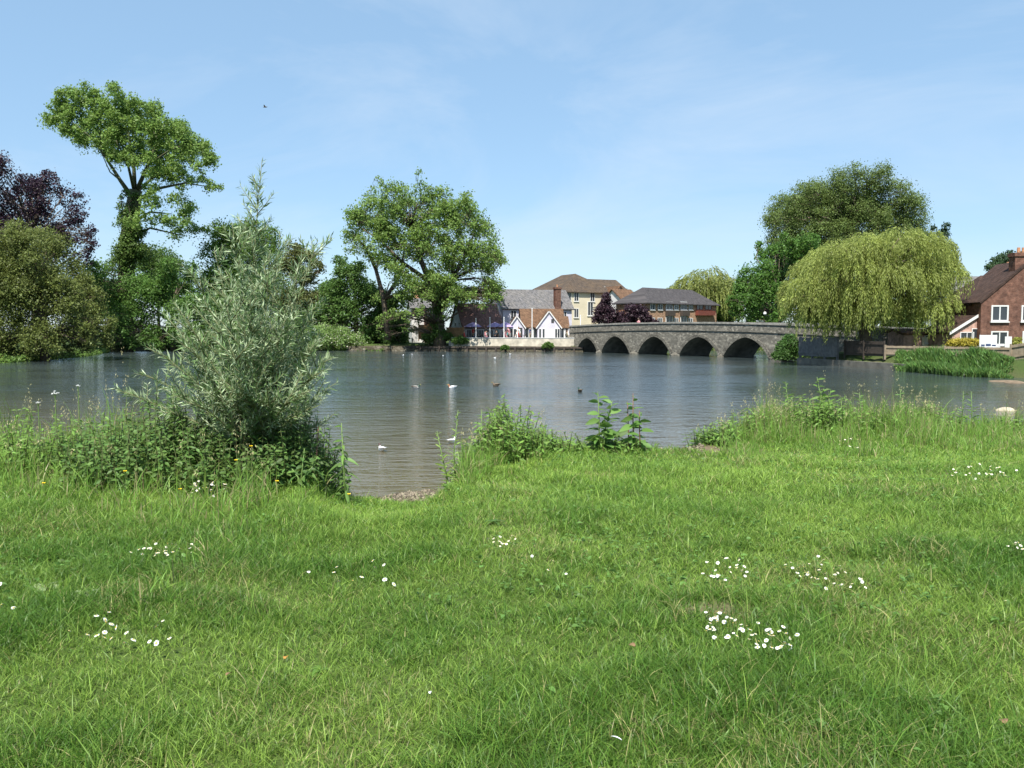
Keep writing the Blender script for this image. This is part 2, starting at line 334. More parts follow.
for k, c in dict(red=(.5, .06, .05), navy=(.03, .05, .14), white=(.72, .7, .68), pink=(.6, .25, .28), black=(.03, .03, .035), denim=(.08, .12, .2), teal=(.06, .25, .26), khaki=(.32, .27, .17)).items():
    M['cloth_' + k] = plain('cloth_' + k, c, .85, .1, 12)
M['carpaint'] = plain('white_car_paint', (.78, .78, .77), .3, .03, 2); M['rubber'] = plain('tyre_rubber', (.03, .03, .03), .8, .1, 10)
M['palestone'] = plain('pale_wet_stone', (.42, .36, .27), .85, .2, 4, bump=.5)
M['mudstone'] = plain('brown_mud_stone', (.17, .125, .08), .9, .35, 3, bump=.6)
M['deadleaf'] = plain('orange_leaf', (.42, .19, .04), .6, .25, 30); M['brownleaf'] = plain('brown_leaf', (.20, .12, .06), .7, .3, 30)
M['feather'] = plain('white_feather', (.8, .8, .8), .7, .05, 30)
M['bluepot'] = plain('dark_blue_cloth', (.05, .07, .14), .8, .3, 6)

def ground_material():
    m, nt, b, N, L = mat('ground_soil')
    a = N('ShaderNodeAttribute'); a.attribute_name = 'Col'
    tc = N('ShaderNodeTexCoord'); n = N('ShaderNodeTexNoise'); n.inputs['Scale'].default_value = 14; n.inputs['Detail'].default_value = 8; n.inputs['Roughness'].default_value = .75
    L(tc.outputs['Object'], n.inputs['Vector'])
    v = N('ShaderNodeTexVoronoi'); v.inputs['Scale'].default_value = 22; L(tc.outputs['Object'], v.inputs['Vector'])
    mr = N('ShaderNodeMapRange'); mr.inputs['From Min'].default_value = .25; mr.inputs['From Max'].default_value = .75; mr.inputs['To Min'].default_value = .5; mr.inputs['To Max'].default_value = 1.4
    L(n.outputs['Fac'], mr.inputs['Value'])
    mu = N('ShaderNodeVectorMath'); mu.operation = 'SCALE'; L(a.outputs['Color'], mu.inputs[0]); L(mr.outputs[0], mu.inputs['Scale'])
    L(mu.outputs[0], b.inputs['Base Color']); b.inputs['Roughness'].default_value = .95; b.inputs['Specular IOR Level'].default_value = .15
    bp = N('ShaderNodeBump'); bp.inputs['Strength'].default_value = .7; bp.inputs['Distance'].default_value = .03
    L(v.outputs['Distance'], bp.inputs['Height']); L(bp.outputs['Normal'], b.inputs['Normal']); return m
M['ground'] = ground_material()
def water_material():
    m, nt, b, N, L = mat('river_water')
    tc = N('ShaderNodeTexCoord')
    def noise(sc, sx, sy, det=3, rot=0, rough=.55):
        mp = N('ShaderNodeMapping'); mp.inputs['Scale'].default_value = (sx, sy, 1); mp.inputs['Rotation'].default_value = (0, 0, rot)
        n = N('ShaderNodeTexNoise'); n.inputs['Scale'].default_value = sc; n.inputs['Detail'].default_value = det; n.inputs['Roughness'].default_value = rough
        L(tc.outputs['Object'], mp.inputs['Vector']); L(mp.outputs['Vector'], n.inputs['Vector']); return n
    n1 = noise(1.0, 1.0, 1.9, 4, .12, .6); n2 = noise(3.3, .8, 1.8, 3, -.15); n3 = noise(.14, .5, 1.1, 4, .2)
    pr = N('ShaderNodeMapRange'); pr.inputs['From Min'].default_value = .38; pr.inputs['From Max'].default_value = .62; pr.inputs['To Min'].default_value = .6; pr.inputs['To Max'].default_value = 1.25
    L(n3.outputs['Fac'], pr.inputs['Value'])
    a = N('ShaderNodeMath'); a.operation = 'MULTIPLY_ADD'; a.inputs[1].default_value = .32; L(n2.outputs['Fac'], a.inputs[0]); L(n1.outputs['Fac'], a.inputs[2])
    m2 = N('ShaderNodeMath'); m2.operation = 'MULTIPLY'; L(a.outputs[0], m2.inputs[0]); L(pr.outputs[0], m2.inputs[1])
    bp = N('ShaderNodeBump'); bp.inputs['Strength'].default_value = 1.0; bp.inputs['Distance'].default_value = .065
    L(m2.outputs[0], bp.inputs['Height']); L(bp.outputs['Normal'], b.inputs['Normal'])
    # mid river is ruffled by the breeze, the margins lie calmer and shallower
    sp = N('ShaderNodeSeparateXYZ'); L(tc.outputs['Object'], sp.inputs[0])
    my = N('ShaderNodeMapRange'); my.inputs['From Min'].default_value = 13; my.inputs['From Max'].default_value = 34; my.inputs['To Min'].default_value = .05; my.inputs['To Max'].default_value = .10; L(sp.outputs['Y'], my.inputs['Value'])
    mrf = N('ShaderNodeMath'); mrf.operation = 'MULTIPLY'; L(my.outputs[0], mrf.inputs[0]); L(pr.outputs[0], mrf.inputs[1]); L(mrf.outputs[0], b.inputs['Roughness'])
    mc = N('ShaderNodeMapRange'); mc.inputs['From Min'].default_value = 11; mc.inputs['From Max'].default_value = 36; L(sp.outputs['Y'], mc.inputs['Value'])
    mm = N('ShaderNodeMix'); mm.data_type = 'RGBA'; mm.inputs['A'].default_value = (.125, .10, .05, 1); mm.inputs['B'].default_value = (.042, .056, .057, 1); L(mc.outputs[0], mm.inputs['Factor']); L(mm.outputs['Result'], b.inputs['Base Color'])  # blue of the reflected sky tinted into the mid-river base; near base brown shallows
    b.inputs['IOR'].default_value = 1.33
    return m
M['water'] = water_material()

# ---------------------------------------------------------------- ground and water
def axis(lo, hi, f0, f1, fine, mid, m0, m1):
    a = list(np.arange(f0, f1 + 1e-6, fine))
    x = f1
    while x < m1: x += mid; a.append(x)
    st = mid
    while x < hi: st *= 1.35; x += st; a.append(x)
    x = f0; b = []
    while x > m0: x -= mid; b.append(x)
    st = mid
    while x > lo: st *= 1.35; x -= st; b.append(x)
    return np.array(b[::-1] + a)
gx = axis(-2500, 2500, -11, 11, .13, 1.1, -75, 75); gy = axis(-300, 3000, 1, 17, .13, 1.1, -6, 150)
GX, GY = np.meshgrid(gx, gy); GZ = height(GX, GY)
nx, ny = len(gx), len(gy); ii = np.arange(ny - 1)[:, None] * nx + np.arange(nx - 1)[None]
GF = np.stack([ii, ii + 1, ii + 1 + nx, ii + nx], -1).reshape(-1, 4)
gc = np.zeros((ny, nx, 3)); gc[:] = (.065, .10, .022)
gravel = (GZ < np.where((GX > -2.3) & (GX < -.5), .54, .28)); gc[gravel] = (.135, .108, .072)
bed = GZ < -.12; gc[bed] = (.10, .085, .05)
far = (GY > 25) & (GZ > .2); gc[far] = (.055, .085, .022)
def bare(x, y):      # worn earth at the water's edge right of the dock plants, and the daisy patch
    return np.maximum(np.exp(-(((x - 2.5) / .75)**2 + ((y - 11.7) / .7)**2)), np.exp(-(((x - 1.03) / .22)**2 + ((y - 4.32) / .17)**2)**1.5) * (.55 + .6 * fbm(x * 14, y * 14, 9, 2)))
bm_ = bare(GX, GY)[..., None]; gc = gc * (1 - bm_) + bm_ * np.array([.17, .125, .085])
link('ground', np_mesh('ground', np.stack([GX, GY, GZ], -1).reshape(-1, 3), [GF], M['ground'], gc.reshape(-1, 3), True))['kind'] = 'structure'
wm = MB(); wm.add([(-270, -60, 0), (170, -60, 0), (170, 170, 0), (-270, 170, 0)], [(0, 1, 2, 3)])
tag(wm.build('river_water', M['water'], fix=False), kind='structure')

def pebbles():
    n = 1500; x = -2.0 + 1.6 * rng.random(n); y = 9.0 + 4.4 * rng.random(n); z = height(x, y); k = (z > -.05) & (z < .60); x, y, z = x[k], y[k], z[k]
    x = np.append(x, 2.5 + .5 * rng.normal(size=160)); y = np.append(y, 11.6 + .4 * rng.normal(size=160)); z = height(x, y); n = len(x)
    oc = np.array([(1, 0, 0), (0, 1, 0), (-1, 0, 0), (0, -1, 0), (0, 0, 1), (0, 0, -1)], float); fc = np.array([(0, 1, 4), (1, 2, 4), (2, 3, 4), (3, 0, 4), (1, 0, 5), (2, 1, 5), (3, 2, 5), (0, 3, 5)])
    sz = (.010 + .028 * rng.random((n, 1, 1))**2.5) * (.7 + .6 * rng.random((n, 1, 3))); an = rng.random(n) * 6.28; pv = oc[None] * sz
    V = np.stack([pv[..., 0] * np.cos(an)[:, None] - pv[..., 1] * np.sin(an)[:, None] + x[:, None], pv[..., 0] * np.sin(an)[:, None] + pv[..., 1] * np.cos(an)[:, None] + y[:, None], pv[..., 2] * .7 + z[:, None] + .004], -1).reshape(-1, 3)
    F = ((np.arange(n) * 6)[:, None, None] + fc[None]).reshape(-1, 3); c = np.array([.20, .17, .125]) * (.45 + 1.1 * rng.random((n, 1)))
    tag(link('shore_gravel', np_mesh('shore_gravel', V, [F], M['ground'], np.repeat(c, 6, 0), True)), 'brown grey gravel and pebbles at the water edge of the small cove', 'gravel', kind='stuff')
pebbles()
# ---------------------------------------------------------------- lawn
def blades(x, y, h, wdt, lean, cols, seg=3, zoff=-.01):
    n = len(x); z = height(x, y) + zoff
    th = rng.random(n) * 6.283; ph = rng.random(n) * 6.283
    side = np.stack([np.cos(th), np.sin(th), np.zeros(n)], 1); ld = np.stack([np.cos(ph), np.sin(ph), np.zeros(n)], 1)
    base = np.stack([x, y, z], 1); vs = []
    for k in range(seg):
        t = k / seg
        c = base + ld * (lean * h * t * t)[:, None] + np.array([0, 0, 1.]) * (h * t * (1 - .35 * lean * t))[:, None]
        ww = wdt * (1 - t * .55) * .5
        vs += [c - side * ww[:, None], c + side * ww[:, None]]
    vs.append(base + ld * (lean * h)[:, None] + np.array([0, 0, 1.]) * (h * (1 - .35 * lean))[:, None])
    k = len(vs); V = np.stack(vs, 1).reshape(-1, 3); b = (np.arange(n) * k)[:, None]
    quads = np.concatenate([b + np.array([2 * i, 2 * i + 1, 2 * i + 3, 2 * i + 2]) for i in range(seg - 1)], 0) if seg > 1 else np.zeros((0, 4), int)
    tris = b + np.array([k - 3, k - 2, k - 1])
    cc = np.repeat(cols[:, None, :], k, 1)
    g = np.array([.72] * 2 + [1.0] * (k - 2))[None, :, None]      # darker tone on the lowest pair of blade vertices
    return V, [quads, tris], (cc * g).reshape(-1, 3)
def scatter(y0, y1, dens, pad=3.6):
    xm = y1 * .62 + pad; n = int(dens * 2 * xm * (y1 - y0))
    x = (rng.random(n) * 2 - 1) * xm; y = y0 + rng.random(n) * (y1 - y0)
    k = np.abs(x) < y * .62 + pad; return x[k], y[k]
PATCH_EARTH = []
def lawn():
    Vs, Qs, Ts, Cs = [], [], [], []; off = 0
    for (y0, y1, dens, w0) in ((1.7, 3.6, 9500, .0040), (3.6, 5.2, 8000, .0045), (5.2, 7.5, 5600, .0055), (7.5, 10.5, 3400, .0075), (10.5, 15.6, 2000, .010)):
        x, y = scatter(y0, y1, dens)
        # tussocks: part of the blades grow out of shared tufts
        n0 = len(x); nt_ = max(50, n0 // 11); ti = rng.integers(0, n0, nt_); par = ti[rng.integers(0, nt_, n0)]
        sw = rng.random(n0) < .62; tr_ = (.012 + .028 * rng.random(nt_))[rng.integers(0, nt_, n0)]
        x, y = np.where(sw, x[par] + rng.normal(size=n0) * tr_, x), np.where(sw, y[par] + rng.normal(size=n0) * tr_, y)
        z = height(x, y); tall = fbm(x * .75 + 9, y * .75, 21, 3); fine = fbm(x * 3.2, y * 3.2, 31, 2)
        ye, wd = bank_edge(x)
        keep = (z > np.where((x > -2.2) & (x < -.6), .50 + .12 * (fbm(x * 3, y * 3, 12, 2) - .5), .22)) & (bare(x, y) < rng.random(len(x)) * .8 + .1) & (rng.random(len(x)) < np.clip((z - .2) / .35, .1, 1)) & (y < ye + wd)
        x, y, tall, fine = x[keep], y[keep], tall[keep], fine[keep]; n = len(x)
        lush = np.clip(.55 * np.clip((tall - .36) / .3, 0, 1) + .75 * np.clip((fbm(x * 2.1, y * 2.1, 23, 3) - .38) / .3, 0, 1), 0, 1.15)
        h = (.034 + .050 * lush + .028 * fine) * (.6 + .75 * rng.random(n))
        long = rng.random(n) < .035; h = np.where(long, h * 1.9, h)
        lean = np.clip(.42 + .62 * rng.random(n) + .25 * rng.normal(size=n), .05, 1.3)
        A = np.array([.072, .165, .021]); B = np.array([.235, .35, .064]); S = np.array([.38, .36, .15])
        pale = fbm(x * .9 + 3, y * .9 + 8, 61, 3); mix = np.clip(.66 - .54 * lush + 1.0 * (pale - .5) + .34 * rng.normal(size=n), 0, 1)[:, None]
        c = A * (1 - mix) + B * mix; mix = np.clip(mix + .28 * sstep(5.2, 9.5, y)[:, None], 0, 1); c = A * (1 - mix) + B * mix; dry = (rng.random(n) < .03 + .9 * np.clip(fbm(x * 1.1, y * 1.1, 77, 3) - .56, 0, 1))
        c = np.where(dry[:, None], S * (.6 + .5 * rng.random((n, 1))), c) * (.60 + .80 * rng.random((n, 1))) * (1 + .22 * sstep(5, 9.5, y)[:, None])  # far blades brightened: hazy, translucent light put into the drier grass colour
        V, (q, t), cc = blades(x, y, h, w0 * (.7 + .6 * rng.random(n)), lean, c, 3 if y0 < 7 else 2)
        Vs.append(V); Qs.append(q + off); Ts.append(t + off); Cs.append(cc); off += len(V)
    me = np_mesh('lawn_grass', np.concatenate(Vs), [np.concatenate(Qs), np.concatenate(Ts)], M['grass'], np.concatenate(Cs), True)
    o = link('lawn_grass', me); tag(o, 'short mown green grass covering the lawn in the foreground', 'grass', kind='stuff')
lawn()
def lawn_weeds():
    n = 5200; x, y = scatter(2.0, 12.5, n / 130.); n = len(x)
    d = fbm(x * .8, y * .8, 55, 2); k = (d > .50) & (height(x, y) > .5) & (bare(x, y) < .3); x, y = x[k], y[k]; n = len(x)
    reps = 4; x = np.repeat(x, reps) + rng.normal(size=n * reps) * .012; y = np.repeat(y, reps) + rng.normal(size=n * reps) * .012; n = len(x)
    C = np.stack([x, y, height(x, y) + .02 + .04 * rng.random(n)], 1); A = rdir(n); A[:, 2] = np.abs(A[:, 2]) * .35 + .1
    Nn = np.tile([0, 0, 1.], (n, 1)) + .35 * rng.normal(size=(n, 3))
    V, F, c = arched(C, A, Nn, .020 + .028 * rng.random(n), .012 + .012 * rng.random(n), .3, vary((.065, .13, .03), n, .25, .1))
    tag(link('lawn_weeds', np_mesh('lawn_weeds', V, [F], M['leaf'], c)), 'small round clover and weed leaves scattered low among the lawn grass', 'weeds', kind='stuff')
lawn_weeds()
def tall_grass():
    xs, ys, hs = [], [], []
    grow = lambda y, ye, a, b: .35 + .65 * np.clip((y - ye - a) / max(.3, (b - a) * .7), 0, 1)
    def band(x0, x1, n, dy0, dy1, h0, h1):
        x = x0 + rng.random(n) * (x1 - x0); ye, wd = bank_edge(x); y = ye + dy0 + rng.random(n) * (dy1 - dy0)
        k = fbm(x * 1.6, y * 1.6, 91, 2) > .36
        xs.append(x[k]); ys.append(y[k]); hs.append(((h0 + (h1 - h0) * rng.random(n)) * (.35 + 1.9 * (fbm(x * 1.5, y * 1.5, 17, 3) - .22).clip(0, 1)) * grow(y, ye, dy0, dy1))[k])
    band(-11, -4.6, 8500, -2.6, .7, .2, .85); band(-5.6, -2.2, 3600, -2.8, .5, .12, .6); band(-2.3, -1.9, 500, -.8, .8, .12, .3); band(-5.8, -1.9, 3600, -3.9, -1.6, .10, .42)
    band(-.55, .5, 5200, -1.2, .6, .16, .52); band(.4, 1.9, 2600, -.9, .5, .1, .26); band(2.7, 4.2, 5200, -2.0, .6, .2, .62)
    band(3.8, 7.2, 8000, -3.2, .7, .2, .62); band(6.8, 11, 7000, -3.0, .7, .12, .42)
    x = np.concatenate(xs); y = np.concatenate(ys); h = np.concatenate(hs)
    k = (height(x, y) > .06) & (bare(x, y) < .35); x, y, h = x[k], y[k], h[k]; n = len(x)
    c = vary((.085, .165, .03), n, .25, .3); dry = rng.random(n) < .17; c = np.where(dry[:, None], np.array([.34, .31, .15]) * (.7 + .5 * rng.random((n, 1))), c)
    V, (q, t), cc = blades(x, y, h, .007 + .006 * rng.random(n), np.clip(.38 + .38 * rng.normal(size=n), .02, 1.1), c, 4)
    # seed heads on thin stalks
    kk = np.nonzero((rng.random(n) < .06) & (h > .3))[0]; m = len(kk)
    Hx, Hy = x[kk], y[kk]; Hh = h[kk] * 1.35
    V2, (q2, t2), cc2 = blades(Hx, Hy, Hh, np.full(m, .004), np.full(m, .12), np.tile([.30, .27, .13], (m, 1)), 3)
    sp = 9; ix = np.repeat(np.arange(m), sp)
    tops = np.stack([Hx, Hy, height(Hx, Hy)], 1)[ix] + np.stack([rng.normal(size=m * sp) * .012, rng.normal(size=m * sp) * .012, np.repeat(Hh, sp) * (.80 + .2 * rng.random(m * sp))], 1)
    V3, F3, c3 = cards(tops, np.array([0, 0, 1.]) + .5 * rng.normal(size=(m * sp, 3)), rdir(m * sp), .03, .008, vary((.28, .25, .13), m * sp, .2, 0))
    o1 = len(V); o2 = o1 + len(V2)
    me = np_mesh('tall_grass', np.concatenate([V, V2, V3]), [np.concatenate([q, q2 + o1, F3 + o2]), np.concatenate([t, t2 + o1])], M['grass'], np.concatenate([cc, cc2, c3]), True)
    tag(link('tall_grass', me), 'tall seeding grass growing in a fringe along the near river bank', 'grass', kind='stuff')
tall_grass()
def weed_bed(name, label, patches, col, ll=1.0, cat='weeds', wr=.5):
    C, A, Nn, Ls, Ws, st = [], [], [], [], [], MB(); HL = []
    for (xc, yc, rx, ry, cnt, h0, h1) in patches:
        k = 0
        while k < cnt:
            x = random.gauss(xc, rx * .5); y = random.gauss(yc, ry * .5); d = ((x - xc) / rx)**2 + ((y - yc) / ry)**2
            if d > 1: continue
            k += 1; z = hz(x, y); h = random.uniform(h0, h1) * (1 - .4 * d) * (.5 + 1.0 * float(fbm(np.array([x * 1.7]), np.array([y * 1.7]), 44, 2)[0])); lx, ly = random.gauss(0, .08), random.gauss(0, .08)
            if z < .05: continue
            n = int(h / .055) + 1; a0 = random.random() * 6.28
            st.tube([(x, y, z), (x + lx * .5, y + ly * .5, z + h * .5), (x + lx, y + ly, z + h)], [.006, .005, .003], 4)
            for i in range(n):
                t = min((i + 1.2) / (n + .5), 1)
                for s_ in (0, math.pi):
                    an = a0 + s_ + (i % 2) * 1.57 + random.gauss(0, .25); ln = ll * (.05 + .085 * math.sin(min(1, 1.25 - t) * 1.6)) * random.uniform(.8, 1.2)
                    C.append((x + lx * t, y + ly * t, z + h * t)); A.append((math.cos(an), math.sin(an), random.uniform(-.8, .35))); Nn.append((random.gauss(0, .55), random.gauss(-.35, .5), 1)); Ls.append(ln); Ws.append(ln * wr)
    n = len(C); V, F, c = leaves(np.array(C), np.array(A), np.array(Nn), np.array(Ls), np.array(Ws), vary(col, n, .28, .15))
    sv = np.array(st.v); sq = np.array([f for f in st.f if len(f) == 4]) + len(V)
    me = np_mesh(name, np.concatenate([V, sv]), [np.concatenate([F, sq])], M['leaf'], np.concatenate([c, np.tile([.10, .13, .04], (len(sv), 1))]))
    tag(link(name, me), label, cat, kind='stuff')
weed_bed('nettle_bed', 'bed of dark green stinging nettles round the foot of the willow bush', [(-3.2, 9.0, 1.55, 1.2, 640, .35, .86), (-4.5, 9.5, .9, .9, 70, .2, .65), (-2.5, 8.9, .55, .7, 150, .25, .6)], (.055, .108, .028), .62, cat='nettles', wr=.46)
weed_bed('bank_weeds', 'mixed leafy weeds among the grasses of the near bank beside the water', [(-.20, 10.6, .60, .7, 190, .32, .74), (-.42, 10.3, .4, .5, 60, .2, .5), (.35, 11.2, .7, .5, 70, .2, .5), (-5.2, 9.4, .9, .9, 60, .25, .7), (2.95, 12.4, .45, .6, 60, .2, .48),
    (3.7, 13.0, .7, .7, 60, .2, .5), (4.8, 13.4, .8, .7, 120, .3, .75), (5.8, 13.6, .6, .6, 60, .25, .6), (6.8, 14.0, .6, .6, 60, .2, .5), (8.2, 14.3, 1.2, .6, 40, .12, .32), (1.5, 11.2, .4, .4, 25, .1, .25)], (.08, .15, .03), .8, wr=.3)

# ---------------------------------------------------------------- foreground willow bush
def willow_bush():
    base = Vector((-2.72, 9.1, hz(-2.72, 9.1)))
    root = empty('willow_bush', base, 'silvery green young willow bush with narrow leaves standing on the near bank', 'bush')
    tw = MB(); C, A, Nn, Ls, Ws, Cc = [], [], [], [], [], []
    def pt(px, py, dy=0): return P(px, py, 9.1 + dy)
    def leafrun(pts, dens, l0=.115, start=.1):
        tot = sum((pts[i + 1] - pts[i]).length for i in range(len(pts) - 1)); n = max(2, int(tot * dens))
        for i in range(n):
            t = start + (1 - start) * (i + random.random()) / n
            f = t * (len(pts) - 1); k = min(int(f), len(pts) - 2); f -= k
            p = pts[k].lerp(pts[k + 1], f); ax = (pts[k + 1] - pts[k]).normalized()
            o = ax.orthogonal().normalized(); o.rotate(Matrix.Rotation(random.random() * 6.28, 3, ax))
            d = ax * random.uniform(.45, 1.1) + o * random.uniform(.5, 1.0); d.z -= random.uniform(0, .22)
            C.append(p); A.append(d); nn = Vector((random.gauss(0, .6), random.gauss(0, .6), 1)); Nn.append(nn)
            ln = l0 * random.uniform(.6, 1.25) * (1.1 - .45 * t); Ls.append(ln); Ws.append(ln * random.uniform(.125, .18))
            pale = random.random() < .52
            Cc.append(np.array((.34, .42, .25) if pale else (.14, .225, .08)) * random.uniform(.75, 1.25))
    # main stems: (top px, top py, depth offset)
    tops = [(262, 160, 0), (250, 205, .2), (232, 222, -.2), (280, 232, .3), (300, 262, -.3), (214, 250, .3), (318, 240, .1), (190, 268, -.2), (198, 300, .5),
            (312, 300, .4), (330, 352, -.3), (338, 382, .3), (330, 425, 0), (168, 318, .2), (150, 345, -.4), (140, 372, .2), (125, 392, 0), (240, 262, -.8), (262, 280, .8),
            (215, 310, -.8), (285, 320, -.85), (300, 345, .8), (175, 365, -.8), (245, 330, -1.1), (270, 250, -.5), (225, 270, .7), (318, 372, -.7), (205, 350, 1.0), (150, 408, -.6), (320, 405, -.6), (265, 370, -1.2), (210, 385, -1.2), (182, 335, -.9), (230, 350, -1.3), (300, 390, -1.0), (190, 400, -1.1), (290, 300, -.9), (222, 290, -1.0), (172, 300, -.2), (322, 330, .1), (250, 300, -1.0)]
    for (tx, ty, dd) in tops:
        b = base + Vector((random.gauss(0, .10), random.gauss(0, .10), -.05)); e = pt(tx, ty, dd)
        m1 = b.lerp(e, .35) + Vector((0, 0, .18 + .08 * random.random())); m1.x = b.x + (e.x - b.x) * .27; m2 = b.lerp(e, .7) + Vector((0, 0, .12)); m2.x = b.x + (e.x - b.x) * .62
        path = [b, m1, m2, e]; sm = []
        for i in range(13):
            t = i / 12; s = 1 - t
            sm.append(b * s**3 + m1 * 3 * s * s * t + m2 * 3 * s * t * t + e * t**3)
        Lh = (e - b).length
        tw.tube(sm, [max(.003, .017 * (1 - i / 12.5)) for i in range(13)], 5)
        leafrun(sm[5:10], 90); leafrun(sm[9:], 45)
        nb = int(7 + Lh * 6)
        for j in range(nb):
            t = random.uniform(.22, .93); k = t * 12; i = int(k); p = sm[i].lerp(sm[i + 1], k - i); ax = (sm[i + 1] - sm[i]).normalized()
            an = random.random() * 6.28; d = (ax * .75 + Vector((math.cos(an), math.sin(an), .25)) * .75).normalized()
            ln = random.uniform(.25, .62) * (1.15 - t * .75)
            q = p + d * ln * .55; r = q + (d + Vector((0, 0, random.uniform(-.15, .25)))).normalized() * ln * .5
            tw.tube([p, q, r], [.006, .004, .002], 4); leafrun([p, q, r], 78, .11, .15)
    n = len(C); V, F, c = leaves(np.array(C), np.array(A), np.array(Nn), np.array(Ls), np.array(Ws), np.array(Cc), .12)
    tw.build('stems', M['twig'], root, fix=False, smooth=True)
    me = np_mesh('foliage', V - np.array(base), [F], M['willowleaf'], c); link('foliage', me, root)
willow_bush()

# ---------------------------------------------------------------- trees
def tree(name, label, D, blobs, trunk=None, N=51072, col=(.055, .10, .022), leaf=2.6, depth=None, tr=.35, sub=.34, limbs=(), group=None, m='leaf', barkm='bark', yel=.07, flat=.75, amt=.15, cat='tree', autolimb=True, layers=2, zmin=.1, spread=1.0, flowers=0):
    blobs = [tuple(b) for b in blobs]
    for i, b in enumerate(list(blobs)):        # smaller boughs bridge neighbouring ones
        nb = sorted((math.hypot(b[0] - q[0], b[1] - q[1]), j) for j, q in enumerate(blobs[:len(blobs)]) if j != i)[:2]
        for dd, j in nb:
            q = blobs[j]
            if dd < (b[2] + q[2]) * 1.25: blobs.append(((b[0] + q[0]) / 2 + random.uniform(-2, 2), (b[1] + q[1]) / 2 + random.uniform(-2, 2), min(b[2], q[2]) * random.uniform(.6, .9)))
    s = D / FPX; cx = sum(b[0] for b in blobs) / len(blobs)
    bx = trunk[0][0] if trunk else cx
    wx = (bx - 512) * s; gz = max(hz(wx, D), .05)
    base = Vector((wx, D, gz)); root = empty(name, base, label, cat, group)
    x0 = min(b[0] - b[2] for b in blobs); x1 = max(b[0] + b[2] for b in blobs); Rp = (x1 - x0) / 2; mid = (x0 + x1) / 2
    dr = (depth if depth is not None else Rp * s * .85)
    cc = []
    for (px, py, r) in blobs:
        k = math.sqrt(max(0.05, 1 - min(1, abs(px - mid) / Rp)**2))
        for l in range(layers):
            sg = (-1 if l == 0 else 1) if layers > 1 else 0
            dy = sg * max(0, dr * k - r * s * .6) * random.uniform(.5, 1.0)
            c = P(px, py, D); c.y += dy; c.x *= 1; cc.append((c, r * s * .88))
    tot = sum(r * r for _, r in cc); C, NN, CO = [], [], []
    for (c, r) in cc:
        n = int(N * r * r / tot); rs = r * sub * .8; K = max(5, int(3.2 * (r / rs)**2 * spread))
        dv = rdir(K); dv[:, 2] = np.where(dv[:, 2] < -.45, -dv[:, 2], dv[:, 2])
        sc = np.array(c) + dv * (r * (1.0 - sub * .55) * (.35 + .65 * rng.random((K, 1))**.5)); st = rng.random(K) * .6 + .7
        tint = 1 + .16 * rng.normal(size=(K, 1))
        j = rng.integers(0, K, n); g = rdir(n) * (rng.random((n, 1))**.45) * rs; g[:, 2] *= flat
        loose = rng.random(n) < .42; body = np.array(c) + rdir(n) * np.abs(rng.normal(size=(n, 1)) * .32 + .68).clip(0, 1.12) * r
        C.append(np.where(loose[:, None], body, sc[j] + g * st[j][:, None])); NN.append(dv[j] * .7 + np.array([0, -.1, .42]) + rng.normal(size=(n, 3)) * .42)
        CO.append(vary(col, n, amt, yel) * np.clip(tint[j], .6, 1.5))
    C = np.concatenate(C); NN = np.concatenate(NN); CO = np.clip(np.concatenate(CO), .004, .9); n = len(C)
    k = C[:, 2] > zmin; C, NN, CO = C[k], NN[k], CO[k]; n = len(C)
    sz = leaf * .70 * s * (.55 + .9 * rng.random(n))
    if flowers:
        fl = (rng.random(n) < flowers); CO[fl] = np.array([.62, .6, .5])
    V, F, leafcol = cards(C, rdir(n), NN, sz, sz * .72, CO)
    tb = MB()
    if trunk:
        tp = [P(q[0], q[1], D) for q in trunk]; tp[0].z = gz - .15; trd = [q[2] for q in trunk]
    else:
        top = min(b[1] for b in blobs); hh = P(bx, top, D).z - gz
        tp = [base - Vector((0, 0, .15)), base + Vector((0, 0, hh * .35)), base + Vector((0, 0, hh * .6))]; trd = [tr, tr * .7, tr * .4]
    tb.tube(tp, trd, 8)
    for lm in limbs:
        tb.tube([P(q[0], q[1], D + (q[3] if len(q) > 3 else 0)) for q in lm], [q[2] for q in lm], 6)
    if autolimb:
        for (c, r) in cc:
            nodes = [(tp[0].lerp(tp[1], .6), trd[0] * .6)] + list(zip(tp[1:], trd[1:])) + [(P(q_[0], q_[1], D + (q_[3] if len(q_) > 3 else 0)), q_[2]) for lm in limbs for q_ in lm[1:]]
            p, pr_ = min(nodes, key=lambda e: (e[0] - c).length + 1.5 * max(0, e[0].z - c.z + r * .3))
            q = p.lerp(c, .55) + Vector((random.gauss(0, .08), random.gauss(0, .08), .1)) * (c - p).length
            rr = min(max(.03, pr_ * .4), .007 * (c - p).length + .03); tb.tube([p, q, c], [rr, rr * .6, rr * .25], 5)
            for _ in range(4):
                e = c + Vector(rdir(1)[0]) * r * .75; tb.tube([q.lerp(c, .6), q.lerp(e, .6) + Vector((0, 0, .15)), e], [rr * .3, rr * .2, .012], 4)
    tb.build('trunk', M[barkm], root, fix=False, smooth=True)
    link('crown', np_mesh('crown', V - np.array(base), [F], M[m], leafcol), root)
    return root
GT = 'trees on the far bank'
def fill(poly, step, r0, r1, drop=.14):      # boughs spread evenly through a crown's outline
    o = []; ys = [p[1] for p in poly]; xs = [p[0] for p in poly]; y = min(ys); row = 0
    while y < max(ys):
        x = min(xs) + (row % 2) * step * .5
        while x < max(xs):
            a, b = x + random.uniform(-.3, .3) * step, y + random.uniform(-.3, .3) * step
            if poly_sd(np.array([a]), np.array([b]), poly)[0] > 0 and random.random() > drop: o.append((a, b, random.uniform(r0, r1)))
            x += step
        y += step * .85; row += 1
    return o
